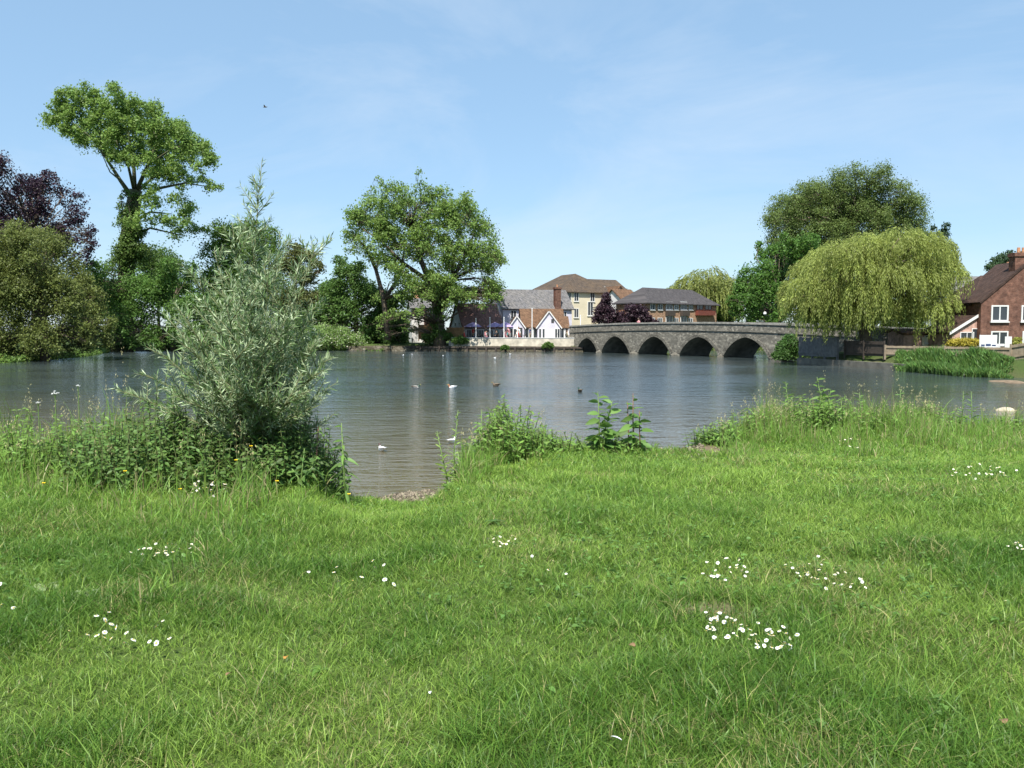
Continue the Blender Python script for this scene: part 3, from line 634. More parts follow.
TALL = fill([(50, 116), (64, 101), (95, 92), (130, 91), (160, 104), (190, 128), (210, 148), (208, 163), (182, 160), (168, 172), (148, 168), (125, 160), (102, 150), (84, 138), (64, 128)], 11.0, 8.5, 11.5, .12)
TALL = [(a, b + 5, c) for a, b, c in TALL]
random.seed(21)
BROAD = fill([(345, 226), (360, 212), (385, 193), (425, 188), (466, 198), (490, 225), (500, 260), (498, 296), (482, 302), (455, 298), (430, 302), (402, 300), (388, 272), (362, 250)], 14, 11, 14, .05)
# left bank
tree('tall_tree', 'tallest tree with a wide fan crown on an ivied trunk, on the left bank', 108,
     TALL + [(173, 175, 8.7), (197, 184, 7.8), (214, 185, 6.1), (164, 193, 11.3), (183, 205, 9.6), (164, 211, 10.5), (176, 225, 12.2), (154, 230, 11.3), (194, 227, 7.8), (188, 171, 6.1)],
     [(124, 352, 1.25), (126, 290, 1.1), (128, 240, 1.05), (133, 208, .95), (136, 190, .8)], N=81395, col=(.095, .155, .036), leaf=2.7, tr=1, sub=.44, depth=8, barkm='ivybark', autolimb=False, layers=2, spread=.8, yel=.1, group=GT,
     limbs=[[(134, 200, 0.341), (120, 180, 0.236), (106, 158, 0.161), (92, 138, 0.112), (72, 122, 0.050)], [(135, 195, 0.310), (134, 170, 0.236), (130, 140, 0.161), (122, 112, 0.062)], [(106, 158, 0.124), (100, 135, 0.081), (96, 112, 0.037)], [(136, 192, 0.310), (148, 165, 0.217), (158, 140, 0.136), (165, 122, 0.050)],
            [(148, 165, 0.155), (170, 150, 0.105), (192, 142, 0.043)], [(137, 200, 0.279), (160, 188, 0.186), (185, 183, 0.105), (210, 187, 0.037)], [(137, 192, 0.217), (152, 178, 0.155, 5), (175, 168, 0.074, 6)], [(130, 225, 0.248), (150, 212, 0.136), (172, 214, 0.050)], [(129, 240, 0.217), (150, 228, 0.136), (185, 236, 0.043)], [(134, 190, 0.217), (128, 165, 0.136, -5), (116, 140, 0.062, -6)], [(120, 180, 0.124), (110, 172, 0.074), (100, 150, 0.037)], [(158, 140, 0.093), (150, 125, 0.062, 4), (145, 112, 0.031, 5)]])
tree('ivy_tree', 'ivy and sapling mass hugging the trunk of the tallest tree', 106, [(128, 225, 10), (130, 245, 13), (122, 262, 16), (128, 210, 8), (136, 232, 9), (131, 195, 6), (142, 255, 14)], N=15321, col=(.055, .095, .022), leaf=2.6, depth=2.2, tr=.3, sub=.45, group=GT, cat='ivy', amt=.3)
tree('copper_beech', 'dark purple copper beech at the left edge of the view', 92, [(10, 190, 22), (30, 178, 18), (48, 196, 20), (15, 220, 26), (52, 224, 20), (70, 236, 12), (35, 245, 22), (68, 258, 14), (86, 244, 7), (-20, 200, 26), (-25, 240, 30), (62, 210, 10), (20, 166, 9), (5, 175, 12), (80, 226, 6)], N=36516, col=(.017, .0085, .015), leaf=2.7, m='purple', yel=0, amt=.3, tr=.5, sub=.3, spread=.7, group=GT)
tree('olive_willow', 'large olive green willow bush overhanging the left water', 72, [(15, 352, 12), (45, 352, 10), (75, 350, 9), (-10, 352, 14), (10, 258, 34), (45, 250, 26), (-15, 300, 42), (35, 300, 38), (60, 276, 20), (22, 280, 28), (84, 296, 14), (70, 290, 22), (80, 318, 26), (20, 335, 32), (60, 338, 24), (95, 335, 15), (-20, 345, 30), (100, 345, 8), (30, 235, 16), (104, 322, 8)], N=109440, col=(.078, .098, .026), leaf=2.6, depth=4.5, tr=.4, sub=.3, amt=.22, yel=.02, group=GT)
tree('bank_thicket', 'dark green bushy trees below the tallest tree on the left bank', 104, [(100, 272, 16), (110, 300, 24), (140, 285, 20), (160, 300, 22), (135, 320, 26), (175, 285, 16), (185, 315, 20), (160, 335, 14), (115, 336, 12), (185, 338, 10), (95, 290, 12), (180, 268, 12), (205, 305, 16), (205, 332, 14), (225, 335, 13), (245, 338, 13), (265, 336, 13), (285, 338, 11), (85, 325, 14), (120, 343, 8), (145, 344, 8), (170, 345, 7), (195, 344, 7), (215, 345, 7), (240, 346, 6)], N=62016, col=(.052, .105, .022), leaf=2.7, depth=5, tr=.35, sub=.32, group=GT)
tree('round_tree', 'rounded mid green tree behind the top of the willow bush', 118, [(242, 240, 24), (225, 258, 22), (262, 256, 22), (240, 280, 30), (215, 290, 22), (270, 288, 22), (240, 318, 28), (285, 318, 20), (210, 325, 20), (262, 232, 14), (226, 232, 12)], N=51072, col=(.055, .105, .02), leaf=2.7, tr=.4, group=GT)
tree('brown_leaf_tree', 'brownish green loose crowned tree just right of the willow bush top', 116, [(296, 252, 12), (310, 258, 10), (290, 270, 14), (306, 280, 13), (318, 268, 7), (300, 300, 18), (285, 300, 16), (318, 300, 12)], N=18969, col=(.07, .082, .028), leaf=2.7, tr=.3, group=GT, spread=.7)
tree('dark_tree', 'dark green dense tree left of the big open crowned tree', 114, [(345, 275, 14), (335, 295, 18), (360, 290, 18), (375, 300, 20), (350, 315, 22), (385, 325, 20), (325, 310, 12), (370, 335, 14), (395, 305, 14), (402, 330, 12), (340, 262, 8), (360, 268, 9), (310, 320, 14), (295, 325, 12), (330, 330, 14), (352, 340, 9), (370, 343, 8), (388, 342, 8), (404, 344, 6), (335, 343, 7)], N=47424, col=(.048, .095, .022), leaf=2.7, depth=3.5, tr=.4, sub=.34, group=GT)
tree('flowering_shrub', 'rounded shrub dotted with pale blossom at the far water edge', 109, [(310, 336, 13), (325, 333, 13), (342, 335, 12), (355, 340, 9), (298, 341, 9), (362, 344, 5), (330, 342, 9), (345, 343, 8)], N=18969, col=(.105, .165, .05), leaf=2.0, depth=3, tr=.12, flowers=.10, cat='shrub', layers=2, autolimb=False)
tree('broad_tree', 'big open crowned tree with leaning trunk in front of the white pub', 106.8,
     BROAD + [(496, 290, 9.0), (420, 285, 11.0), (450, 288, 12.0), (472, 300, 9.0), (348, 238, 7.0), (382, 184, 6.0), (424, 182, 6.0), (505, 262, 5.0), (484, 308, 6.0), (405, 298, 10.0), (416, 290, 8.0), (398, 316, 9.0), (410, 330, 6.0), (428, 300, 7.0), (462, 292, 10.0), (488, 296, 8.0), (500, 300, 5.0), (350, 252, 7.0), (425, 314, 8.0), (452, 306, 8.0), (440, 288, 11.0), (412, 316, 8.0), (446, 318, 6.0), (385, 322, 7.0), (382, 300, 8.0), (388, 336, 6.0)],
     [(440, 348, .85), (439, 325, .68), (436, 303, .55), (430, 282, .42), (420, 258, .3), (412, 230, .15)], N=71136, col=(.088, .145, .034), leaf=2.7, sub=.44, depth=7.5, autolimb=True, spread=.8, yel=.15, group=GT,
     limbs=[[(436, 300, .36), (452, 280, .24), (466, 255, .16), (476, 228, .07)], [(430, 282, .3), (402, 262, .2), (380, 240, .13), (358, 226, .05)], [(388, 340, .4), (384, 300, .32), (376, 270, .22), (366, 248, .13), (352, 232, .05)], [(384, 300, .22), (400, 275, .18), (404, 250, .1)]])
tree('ivied_stump', 'ivy clad thicket round the foot of the leaning trunk', 107.5, [(437, 320, 10), (440, 335, 10), (443, 305, 7), (428, 338, 8), (450, 337, 6)], N=11673, col=(.048, .09, .02), leaf=2.5, depth=2, tr=.2, cat='ivy', sub=.45)
# behind the bridge
for i, (lab, bl, DD) in enumerate((('dark maroon leaved tree behind the bridge, the taller of two', [(606, 303, 7), (600, 312, 8), (610, 314, 9), (620, 317, 7), (606, 320, 9), (596, 320, 6), (606, 296, 4), (618, 322, 7)], 112),
                                   ('dark maroon leaved tree behind the bridge, the lower right one', [(630, 310, 7), (642, 313, 8), (636, 320, 9), (648, 320, 6), (626, 322, 7), (655, 323, 4)], 110))):
    tree('maroon_tree', lab, DD, bl, N=13862, col=(.024, .013, .018), leaf=2.3, m='purple', yel=0, amt=.3, tr=.2, group='maroon trees by the bridge')
tree('far_tree', 'small green treetop showing beyond the town roofs', 190, [(622, 292, 6), (630, 295, 5), (615, 296, 5)], N=3283, col=(.05, .09, .025), leaf=2.2, tr=.3)
tree('green_tree', 'bright mid green tree at the right end of the bridge', 88, [(790, 248, 12), (775, 255, 14), (800, 258, 14), (760, 275, 17), (785, 275, 18), (810, 275, 14), (750, 295, 16), (775, 300, 20), (800, 300, 16), (745, 312, 12), (765, 318, 12), (790, 320, 12), (756, 328, 6), (738, 300, 8), (812, 300, 14), (748, 283, 9), (770, 242, 6), (804, 242, 8)], N=54720, col=(.045, .10, .018), leaf=2.6, tr=.4, depth=6, group=GT)
DOME = []
for iy in range(-5, 4):
    for ix in range(-7, 8):
        dx, dy = ix * 12 + (iy % 2) * 6 + random.uniform(-3, 3), iy * 12 + random.uniform(-2.5, 2.5)
        if (dx / 73)**2 + (dy / (52 if dy < 0 else 36))**2 < 1: DOME.append((844 + dx, 232 + dy, random.uniform(13, 17)))
tree('domed_tree', 'huge domed olive green tree rising behind the weeping willow', 118, DOME, N=162000, col=(.075, .108, .03), leaf=1.9, tr=.6, sub=.42, depth=9, amt=.14, yel=.04, group=GT,
     trunk=[(850, 340, .9), (849, 290, .7), (848, 255, .6), (846, 225, .3)])
tree('dark_conifer', 'dark blue green tree edging out behind the right of the willow', 102, [(936, 238, 9), (944, 250, 9), (930, 262, 12), (948, 262, 7), (952, 270, 6), (938, 228, 5), (925, 280, 14), (945, 282, 10)], N=13132, col=(.025, .05, .028), leaf=2.5, tr=.3, group=GT)
tree('rooftop_tree', 'dark tree far behind the brick cottage chimneys', 120, [(1002, 262, 9), (1012, 258, 8), (994, 268, 6), (1022, 266, 10), (1010, 272, 9), (1035, 262, 12), (1018, 252, 5)], N=11673, col=(.03, .058, .026), leaf=2.4, tr=.3, group=GT)
tree('small_tree', 'thin pale green tree between the willow and the grey roofed house', 92, [(962, 278, 6), (966, 284, 5), (958, 288, 6)], N=2918, col=(.07, .11, .035), leaf=2.2, tr=.12)
tree('round_bush', 'rounded dark green bush at the right foot of the bridge', 70, [(786, 347, 9), (784, 355, 9), (790, 340, 7), (778, 356, 6), (794, 352, 7)], N=15321, col=(.035, .08, .018), leaf=2.2, depth=1.2, tr=.1, cat='bush')
for i, (px, py, r, lab) in enumerate(((548, 345, 4, 'green shrub growing on the river wall under the white gable'), (505, 347, 3, 'small green shrub on the river wall below the purple parasols'), (574, 348, 4, 'green shrub at the bridge end of the river wall'), (460, 340, 6, 'dark shrub below the brown fence panels by the pub'))):
    tree('wall_shrub', lab, 102.3 + i * .2 if i < 3 else 105, [(px, py, r), (px + r * .9, py + 1, r * .8), (px - r * .9, py + 1.2, r * .8)], N=2553, col=(.05, .10, .02), leaf=1.8, depth=.5, tr=.05, cat='shrub', group='shrubs on the river wall')
# trees further off, closing the view up river
for i, (px, D, h, wd_) in enumerate(((720, 150, 12, 26), (765, 140, 12, 24), (700, 170, 10, 20), (820, 100, 9, 26), (160, 135, 16, 30), (330, 140, 11, 24), (905, 92, 6.5, 34), (20, 125, 13, 40), (95, 122, 11, 34), (235, 124, 10, 40), (310, 122, 8, 36), (385, 120, 6.5, 28))):
    s = D / FPX; top = HOR - (h - EYE) / s
    tree('backdrop_tree', ['leafy tree far up river seen above the red brick block', 'leafy tree far up river behind the bright green tree', 'low leafy tree far up river at the end of the red brick block', 'leafy tree behind the willow between the bridge and houses', 'leafy tree behind the left bank thicket', 'leafy tree behind the dark tree on the left bank', 'leafy hedge tree behind the low cream and pink building', 'leafy tree behind the copper beech and olive willow', 'leafy tree behind the left of the bank thicket', 'leafy tree behind the middle of the willow bush', 'leafy tree behind the blossoming shrub', 'leafy tree behind the second trunk of the broad tree'][i], D,
         [(px, top + 12, wd_ * .55), (px - wd_ * .5, top + 22, wd_ * .5), (px + wd_ * .5, top + 22, wd_ * .5), (px, top + 32, wd_ * .6), (px - wd_ * .3, top + 42, wd_ * .5), (px + wd_ * .4, top + 42, wd_ * .5)], N=16416, col=(.045, .085, .02), leaf=2.6, tr=.3, group=GT)

def weeping(name, label, D, lobes, trunk, bot, n, col, ln=4.2, wdl=.9, depth=5., seglen=.3):
    s = D / FPX; bx = (trunk[0][0] - 512) * s; gz = max(hz(bx, D), .05); base = Vector((bx, D, gz))
    root = empty(name, base, label, 'tree', GT)
    x0 = min(b[0] - b[2] for b in lobes); x1 = max(b[0] + b[2] for b in lobes); mid = (x0 + x1) / 2; Rp = (x1 - x0) / 2
    wts = np.array([b[2]**2 for b in lobes], float); wts /= wts.sum()
    tb = MB(); tb.tube([P(q[0], q[1], D + (q[3] if len(q) > 3 else 0)) for q in trunk], [q[2] for q in trunk], 9)
    LC = []
    for (px, py, r) in lobes:
        k = math.sqrt(max(.05, 1 - (abs(px - mid) / Rp)**2))
        for sg in (-1, 1):
            c = P(px, py, D); c.y += sg * random.uniform(.25, .85) * depth * k; LC.append((c, r * s))
            t0 = P(trunk[-1][0], trunk[-1][1], D); q = t0.lerp(c, .6) + Vector((0, 0, .6)); tb.tube([t0, q, c + Vector((0, 0, r * s * .5))], [.2, .11, .03], 6)
    C, A, CO = [], [], []
    for i in range(n):
        li = rng.choice(len(lobes), p=wts) * 2 + int(rng.integers(0, 2)); c, r = LC[li]
        d = Vector(rdir(1)[0]); d.z = abs(d.z) * .9 + .05; d.normalize()
        p = c + Vector((d.x, d.y, d.z)) * r * (random.uniform(.75, 1.12)); vel = Vector((d.x * .7, d.y * .7, .35)); hang = random.uniform(.25, 1.1) * ln * (.55 + .75 * ((li * 37) % 11) / 10)
        zlo = EYE - (bot + random.uniform(-16, 7) - HOR) * s
        dist = 0; tint = random.uniform(.75, 1.3) * (1 + .12 * math.sin(li * 2.4)); yl = random.random() * .12
        while dist < hang and p.z > zlo:
            vel = (vel + Vector((0, 0, -.42))); vel.normalize(); p = p + vel * seglen * .62; dist += seglen * .62
            for _ in range(2):
                o = Vector(rdir(1)[0]) * .09; C.append(p + o); A.append(vel + Vector(rdir(1)[0]) * .45); cc = np.array(col) * tint * random.uniform(.75, 1.25); CO.append(cc * (1 - yl) + yl * np.array([.22, .22, .05]))
    m = len(C); V, F, c = cards(np.array(C), np.array(A), rdir(m), seglen * (.7 + .7 * rng.random(m)), seglen * .24 * wdl, np.array(CO))
    tb.build('trunk', M['bark'], root, fix=False, smooth=True); link('crown', np_mesh('crown', V - np.array(base), [F], M['leaf'], c), root)
weeping('weeping_willow', 'wide weeping willow with yellow green hanging branches over the quay', 61.5,
        [(881, 250, 18), (858, 262, 17), (904, 250, 16), (840, 274, 15), (923, 268, 15), (820, 288, 14), (810, 304, 11), (934, 288, 10), (849, 294, 16), (875, 284, 19), (904, 282, 17), (925, 304, 11), (830, 308, 12), (862, 308, 14), (892, 308, 15), (914, 312, 10), (807, 316, 8), (849, 316, 10), (830, 260, 15), (814, 271, 13), (801, 286, 10), (849, 250, 14), (795, 302, 8), (925, 250, 12), (938, 276, 11)],
        [(868, 366, .55), (866, 345, .42), (864, 325, .36), (866, 295, .3)], 339, 6800, (.275, .33, .085), 2.1, 1.0, 4.2, .21)
weeping('pale_willow', 'pale feathery willow beyond the red brick block', 142,
        [(705, 283, 15), (690, 288, 13), (720, 288, 14), (733, 298, 12), (705, 298, 16), (678, 292, 8), (722, 308, 12)], [(708, 330, .4), (707, 310, .3), (706, 292, .2)], 330, 1100, (.24, .28, .08), 3.2, 1.1, 4., .5)
# reeds at the right bank
def reeds():
    n = 5200; px = 896 + 118 * rng.random(n)
    x0 = np.interp(px, [896, 905, 960, 1015], [53.5, 52, 46.5, 44.5]); D = x0 + rng.random(n) * 3.4; x = (px - 512) / FPX * D
    h = (.25 + .35 * rng.random(n) + .75 * (fbm(x * .9, D * .9, 41, 2) - .25).clip(0, 1)) * np.interp(px, [896, 915, 990, 1014], [.7, 1, .85, .35])
    z = np.maximum(height(x, D), -.1)
    th = rng.random(n) * 6.28; A = np.stack([.25 * np.cos(th), .25 * np.sin(th), np.ones(n)], 1)
    C = np.stack([x, D, z], 1); k = rng.random(n) < .5
    V, F, c = leaves(C, A, rdir(n), h, .05 + .03 * rng.random(n), vary((.045, .10, .03), n, .35, .3), .1)
    V2, F2, c2 = leaves(C + A * (h * .45)[:, None], A + np.stack([.8 * np.cos(th * 3), .8 * np.sin(th * 3), np.zeros(n)], 1), rdir(n), h * .6, .05, vary((.06, .13, .03), n, .25, .2), .1)
    tag(link('reed_bed', np_mesh('reed_bed', np.concatenate([V, V2]), [np.concatenate([F, F2 + len(V)])], M['grass'], np.concatenate([c, c2]))), 'tall green reeds at the water edge on the right bank below the fence', 'reeds', kind='stuff')
reeds()
def bank_cover():       # low growth that hides the foot of the left and far banks
    segs = [((-50, 103), (-43, 84)), ((-43, 84), (-40.5, 66.5)), ((-40.5, 66.5), (-62, 42)), ((-47, 109), (-38, 111)), ((-38, 111), (-29, 111)), ((-29, 111), (-16, 106.6)), ((28.5, 43), (37, 37)), ((37, 37), (60, 29)), ((12, 108), (40, 110)), ((40, 110), (70, 117)), ((24.6, 72.5), (60, 88))]
    C = []
    for (a, b) in segs:
        Ln = math.dist(a, b); n = int(Ln * 90); t = rng.random(n); nrm = np.array([-(b[1] - a[1]), b[0] - a[0]]) / Ln
        off = -rng.random(n) * 1.5 + .3
        x = a[0] + (b[0] - a[0]) * t - nrm[0] * off; y = a[1] + (b[1] - a[1]) * t - nrm[1] * off
        C.append(np.stack([x, y, np.maximum(height(x, y), 0) + rng.random(n)**1.5 * .8 * fbm(x * .6, y * .6, 8)], 1))
    C = np.concatenate(C); n = len(C)
    V, F, c = cards(C, rdir(n), rdir(n) + np.array([0, 0, .5]), .32, .2, vary((.06, .11, .025), n, .3, .15))
    tag(link('bank_undergrowth', np_mesh('bank_undergrowth', V, [F], M['leaf'], c)), 'low green undergrowth along the foot of the far banks', 'undergrowth', kind='stuff')
bank_cover()

# ---------------------------------------------------------------- the bridge
def bridge():
    P0 = Vector((23.97, 73.3, 0)); P1 = Vector((8.1, 101.2, 0)); Lb = (P1 - P0).length; u = (P1 - P0) / Lb; v = Vector((-u.y, u.x, 0)) * -1
    if v.x < 0: v = -v                       # v points away from the camera, across the deck
    def s_of(px):
        k = (px - 512) / FPX; return (k * P0.y - P0.x) / (u.x - k * u.y)
    root = empty('stone_bridge', P0, 'long grey stone bridge with a row of pointed arches over the river', 'bridge')
    S0, S1 = -16, Lb + 2.3; Wd = 4.0
    ar = []
    for a, b in ((724, 768), (680, 718), (638.5, 670), (602, 629), (577, 597)):
        s1, s0 = s_of(a), s_of(b); ar.append(((s0 + s1) / 2, (s1 - s0) / 2 * 1.06))
    ar.insert(0, (ar[0][0] - 6.3, 2.2))
    def top(s): t = (s - Lb * .55) / (Lb * .55); return 3.36 - .30 * t * t if abs(t) < 1.6 else 3.36 - .30 * 2.56
    rises = {}
    def low(s):
        for (c, h) in ar:
            q = abs(s - c) / h
            if q < 1:
                rise = min(1.95, h * .78); k = 1.25            # pointed segment
                return -.02 + rise * (math.sqrt(max(0, k * k - (q * .96 + .12)**2 * .98)) - math.sqrt(max(0, k * k - (1.08)**2 * .98))) / (math.sqrt(k * k - .0144 * .98) - math.sqrt(k * k - (1.08)**2 * .98)) - .0
        return None
    ss = set(np.arange(S0, S1, .35).tolist() + [S1])
    for (c, h) in ar:
        for q in np.linspace(-1, 1, 33): ss.add(round(c + q * h * .9999, 4))
    ss = sorted(ss); q = lambda s, b, z: P0 + u * s + v * b + Vector((0, 0, z))
    body = MB(); sof = MB(); PAR = .80; DECK = 1.18
    for i in range(len(ss) - 1):
        a, b = ss[i], ss[i + 1]; m = (a + b) / 2; lm = low(m)
        za = (low(a) if low(a) is not None else (0 if lm is not None else -1.2)); zb = (low(b) if low(b) is not None else (0 if lm is not None else -1.2))
        if lm is None: za = zb = -1.2
        ta, tb = top(a) - PAR, top(b) - PAR; da, db = top(a) - DECK, top(b) - DECK
        body.add([q(a, 0, za), q(b, 0, zb), q(b, 0, tb), q(a, 0, ta)], [(0, 1, 2, 3)])
        body.add([q(a, Wd, za), q(b, Wd, zb), q(b, Wd, tb), q(a, Wd, ta)], [(3, 2, 1, 0)])
        body.add([q(a, .3, da), q(b, .3, db), q(b, Wd - .3, db), q(a, Wd - .3, da)], [(0, 1, 2, 3)])
        if lm is not None: sof.add([q(a, 0.002, za), q(b, 0.002, zb), q(b, Wd - .002, zb), q(a, Wd - .002, za)], [(3, 2, 1, 0)])
    for (c, h) in ar:
        for sg in (-1, 1):
            s = c + sg * h; sof.add([q(s, 0.002, -1.2), q(s, Wd - .002, -1.2), q(s, Wd - .002, .02), q(s, 0.002, .02)], [(0, 1, 2, 3)])
    body.build('spandrel_wall', M['stone'], root, fix=False); sof.build('arch_barrels', M['soffit'], root, fix=False)
    for side, b0, b1 in ((0, -.06, .34), (1, Wd - .34, Wd + .06)):
        pm, cm, sm = MB(), MB(), MB()
        xs = [s for s in np.arange(S0, S1, 1.0)] + [S1]
        for a, b in zip(xs[:-1], xs[1:]):
            ta, tb = top(a), top(b)
            pm.hexa(q(a, b0 + .03, ta - PAR - .4 * side + .12 * (1 - side)), q(b, b0 + .03, tb - PAR - .4 * side + .12 * (1 - side)), q(b, b1, tb - PAR + .12), q(a, b1, ta - PAR + .12), q(a, b0 + .03, ta - .1), q(b, b0 + .03, tb - .1), q(b, b1, tb - .1), q(a, b1, ta - .1))
            sm.hexa(q(a, b0 - .02, ta - PAR), q(b, b0 - .02, tb - PAR), q(b, b1 + .0, tb - PAR), q(a, b1 + .0, ta - PAR), q(a, b0 - .02, ta - PAR + .12), q(b, b0 - .02, tb - PAR + .12), q(b, b1, tb - PAR + .12), q(a, b1, ta - PAR + .12))
            j = random.uniform(-.012, .012)
            cm.hexa(q(a + .01, b0 - .05, ta - .1), q(b - .01, b0 - .05, tb - .1), q(b - .01, b1 + .05, tb - .1), q(a + .01, b1 + .05, ta - .1), q(a + .01, b0 - .05, ta + .06 + j), q(b - .01, b0 - .05, tb + .06 + j), q(b - .01, b1 + .05, tb + .06 + j), q(a + .01, b1 + .05, ta + .06 + j))
        pm.build('parapet', M['stone'], root); cm.build('coping', M['coping'], root); sm.build('string_course', M['stone'], root)
    for (c, h) in ar[1:]:
        rm = MB(); qs = np.linspace(-.97, .97, 27)
        for a, b in zip(qs[:-1], qs[1:]):
            A_, B_ = c + a * h, c + b * h; za, zb = low(A_), low(B_)
            oa = 1 + .10; ua = Vector((a * .28, 0, .26)); ub = Vector((b * .28, 0, .26))
            def o_(s, z, w): return q(s + w.x, -.055, z + w.z)
            p0, p1, p2, p3 = q(A_, -.055, za), q(B_, -.055, zb), o_(B_, zb, ub), o_(A_, za, ua)
            r = v * .10
            rm.hexa(p0, p1, p1 + r, p0 + r, p3, p2, p2 + r, p3 + r)
        rm.build('arch_ring', M['ringstone'], root)
    for i in range(len(ar) - 1):
        s0 = ar[i][0] + ar[i][1]; s1 = ar[i + 1][0] - ar[i + 1][1]; m = (s0 + s1) / 2; wq = max(.25, (s1 - s0) / 2 + .12)
        cw = MB(); zt = .14; pk = .5
        cw.add([q(m - wq, -.02, -1), q(m, -pk, -1), q(m + wq, -.02, -1), q(m - wq, -.02, zt), q(m, -pk, zt * .8), q(m + wq, -.02, zt), q(m, -.02, .34)],
               [(0, 1, 4, 3), (1, 2, 5, 4), (3, 4, 6), (4, 5, 6)])
        cw.build('cutwater', M['ringstone'], root, fix=False)
    # far pedestrian: head over the parapet, and a white car
    return P0, u, v, top, q, DECK, s_of
P0b, ub, vb, topb, qb, PARb, s_of = bridge()
# ---------------------------------------------------------------- buildings
def vdir(deg): return Vector((math.cos(R(deg)), math.sin(R(deg)), 0))
class House:
    """c: nearest-left front corner (x, y), u along the front, v to the back"""
    def __init__(s, name, label, c, ang, Lx, Dp, z0, ze, zr, wallm, roofm, kind='gable', over=.28, cat='building', axis='u', parent=None, inset=.9):
        s.u = vdir(ang); s.v = Vector((-s.u.y, s.u.x, 0)); s.c = Vector((c[0], c[1], 0)); s.L = Lx; s.Dp = Dp; s.ze = ze; s.zr = zr; s.z0 = z0
        s.root = empty(name, (c[0], c[1], z0), label, cat) if parent is None else parent
        q = s.q; w_ = MB(); e = .02
        if axis == 'u':
            w_.add([q(0, 0, z0), q(Lx, 0, z0), q(Lx, Dp, z0), q(0, Dp, z0), q(0, 0, ze), q(Lx, 0, ze), q(Lx, Dp, ze), q(0, Dp, ze)], [(0, 1, 5, 4), (1, 2, 6, 5), (2, 3, 7, 6), (3, 0, 4, 7)])
            if kind == 'gable': w_.add([q(0, 0, ze), q(0, Dp, ze), q(0, Dp / 2, zr - e), q(Lx, 0, ze), q(Lx, Dp, ze), q(Lx, Dp / 2, zr - e)], [(0, 2, 1), (3, 4, 5)])
        else:
            w_.add([q(0, 0, z0), q(Lx, 0, z0), q(Lx, Dp, z0), q(0, Dp, z0), q(0, 0, ze), q(Lx, 0, ze), q(Lx, Dp, ze), q(0, Dp, ze)], [(0, 1, 5, 4), (1, 2, 6, 5), (2, 3, 7, 6), (3, 0, 4, 7)])
            if kind == 'gable': w_.add([q(0, 0, ze), q(Lx, 0, ze), q(Lx / 2, 0, zr - e), q(0, Dp, ze), q(Lx, Dp, ze), q(Lx / 2, Dp, zr - e)], [(0, 1, 2), (3, 5, 4)])
        w_.build('wall', M[wallm], s.root, fix=False)
        r_ = MB(); th = .14; o = over
        def slab(a, b, c_, d):
            n = (Vector(b) - Vector(a)).cross(Vector(d) - Vector(a)).normalized(); n = n if n.z > 0 else -n
            r_.hexa(a, b, c_, d, *[Vector(p) + n * th for p in (a, b, c_, d)])
        if kind == 'gable':
            sl = (zr - ze) / ((Dp if axis == 'u' else Lx) / 2); dz = o * sl
            if axis == 'u':
                slab(q(-o, -o, ze - dz), q(Lx + o, -o, ze - dz), q(Lx + o, Dp / 2, zr), q(-o, Dp / 2, zr)); slab(q(-o, Dp + o, ze - dz), q(Lx + o, Dp + o, ze - dz), q(Lx + o, Dp / 2 + .001, zr), q(-o, Dp / 2 + .001, zr))
            else:
                slab(q(-o, -o, ze - dz), q(-o, Dp + o, ze - dz), q(Lx / 2, Dp + o, zr), q(Lx / 2, -o, zr)); slab(q(Lx + o, -o, ze - dz), q(Lx + o, Dp + o, ze - dz), q(Lx / 2 + .001, Dp + o, zr), q(Lx / 2 + .001, -o, zr))
        else:
            if Lx >= Dp: a0, a1 = q(Dp / 2 * inset, Dp / 2, zr), q(Lx - Dp / 2 * inset, Dp / 2, zr)
            else: a0, a1 = q(Lx / 2, Lx / 2 * .9, zr), q(Lx / 2, Dp - Lx / 2 * .9, zr)
            E = [q(-o, -o, ze - .1), q(Lx + o, -o, ze - .1), q(Lx + o, Dp + o, ze - .1), q(-o, Dp + o, ze - .1)]; E2 = [p + Vector((0, 0, .12)) for p in E]
            vs = E + E2 + [a0, a1]
            fs = [(3, 2, 1, 0), (0, 1, 5, 4), (1, 2, 6, 5), (2, 3, 7, 6), (3, 0, 4, 7)]
            fs += [(4, 5, 9, 8), (5, 6, 9), (6, 7, 8, 9), (7, 4, 8)] if Lx >= Dp else [(4, 5, 8), (5, 6, 9, 8), (6, 7, 9), (7, 4, 8, 9)]
            r_.add(vs, fs)
        s.roof = r_.build('roof', M[roofm], s.root)
        s.over = o
    def q(s, a, b, z): return s.c + s.u * a + s.v * b + Vector((0, 0, z))
    def a_of(s, px, b=0):     # distance along the front (depth b) of the point seen in column px
        k = (px - 512) / FPX; c = s.c + s.v * b; return (k * c.y - c.x) / (s.u.x - k * s.u.y)
    def window(s, a, z, w_, h_, face='front', mull=1, name='window', frame='joinery', off=0, sill=True):
        if face == 'front': o = s.q(a, -off, z); du = s.u; dn = -s.v
        elif face == 'left': o = s.q(-off, a, z); du = s.v; dn = -s.u
        else: o = s.q(s.L + off, a, z); du = s.v; dn = s.u
        Z = Vector((0, 0, 1)); f = MB(); t = max(.05, min(w_, h_) * .09); k = .06
        def bar(a0, a1, z0, z1, d0, d1):
            f.hexa(*[o + du * x + dn * y + Z * zz for (x, y, zz) in ((a0, d0, z0), (a1, d0, z0), (a1, d1, z0), (a0, d1, z0), (a0, d0, z1), (a1, d0, z1), (a1, d1, z1), (a0, d1, z1))])
        bar(-w_ / 2, w_ / 2, 0, t, -.02, k); bar(-w_ / 2, w_ / 2, h_ - t, h_, -.02, k); bar(-w_ / 2, -w_ / 2 + t, t, h_ - t, -.02, k); bar(w_ / 2 - t, w_ / 2, t, h_ - t, -.02, k)
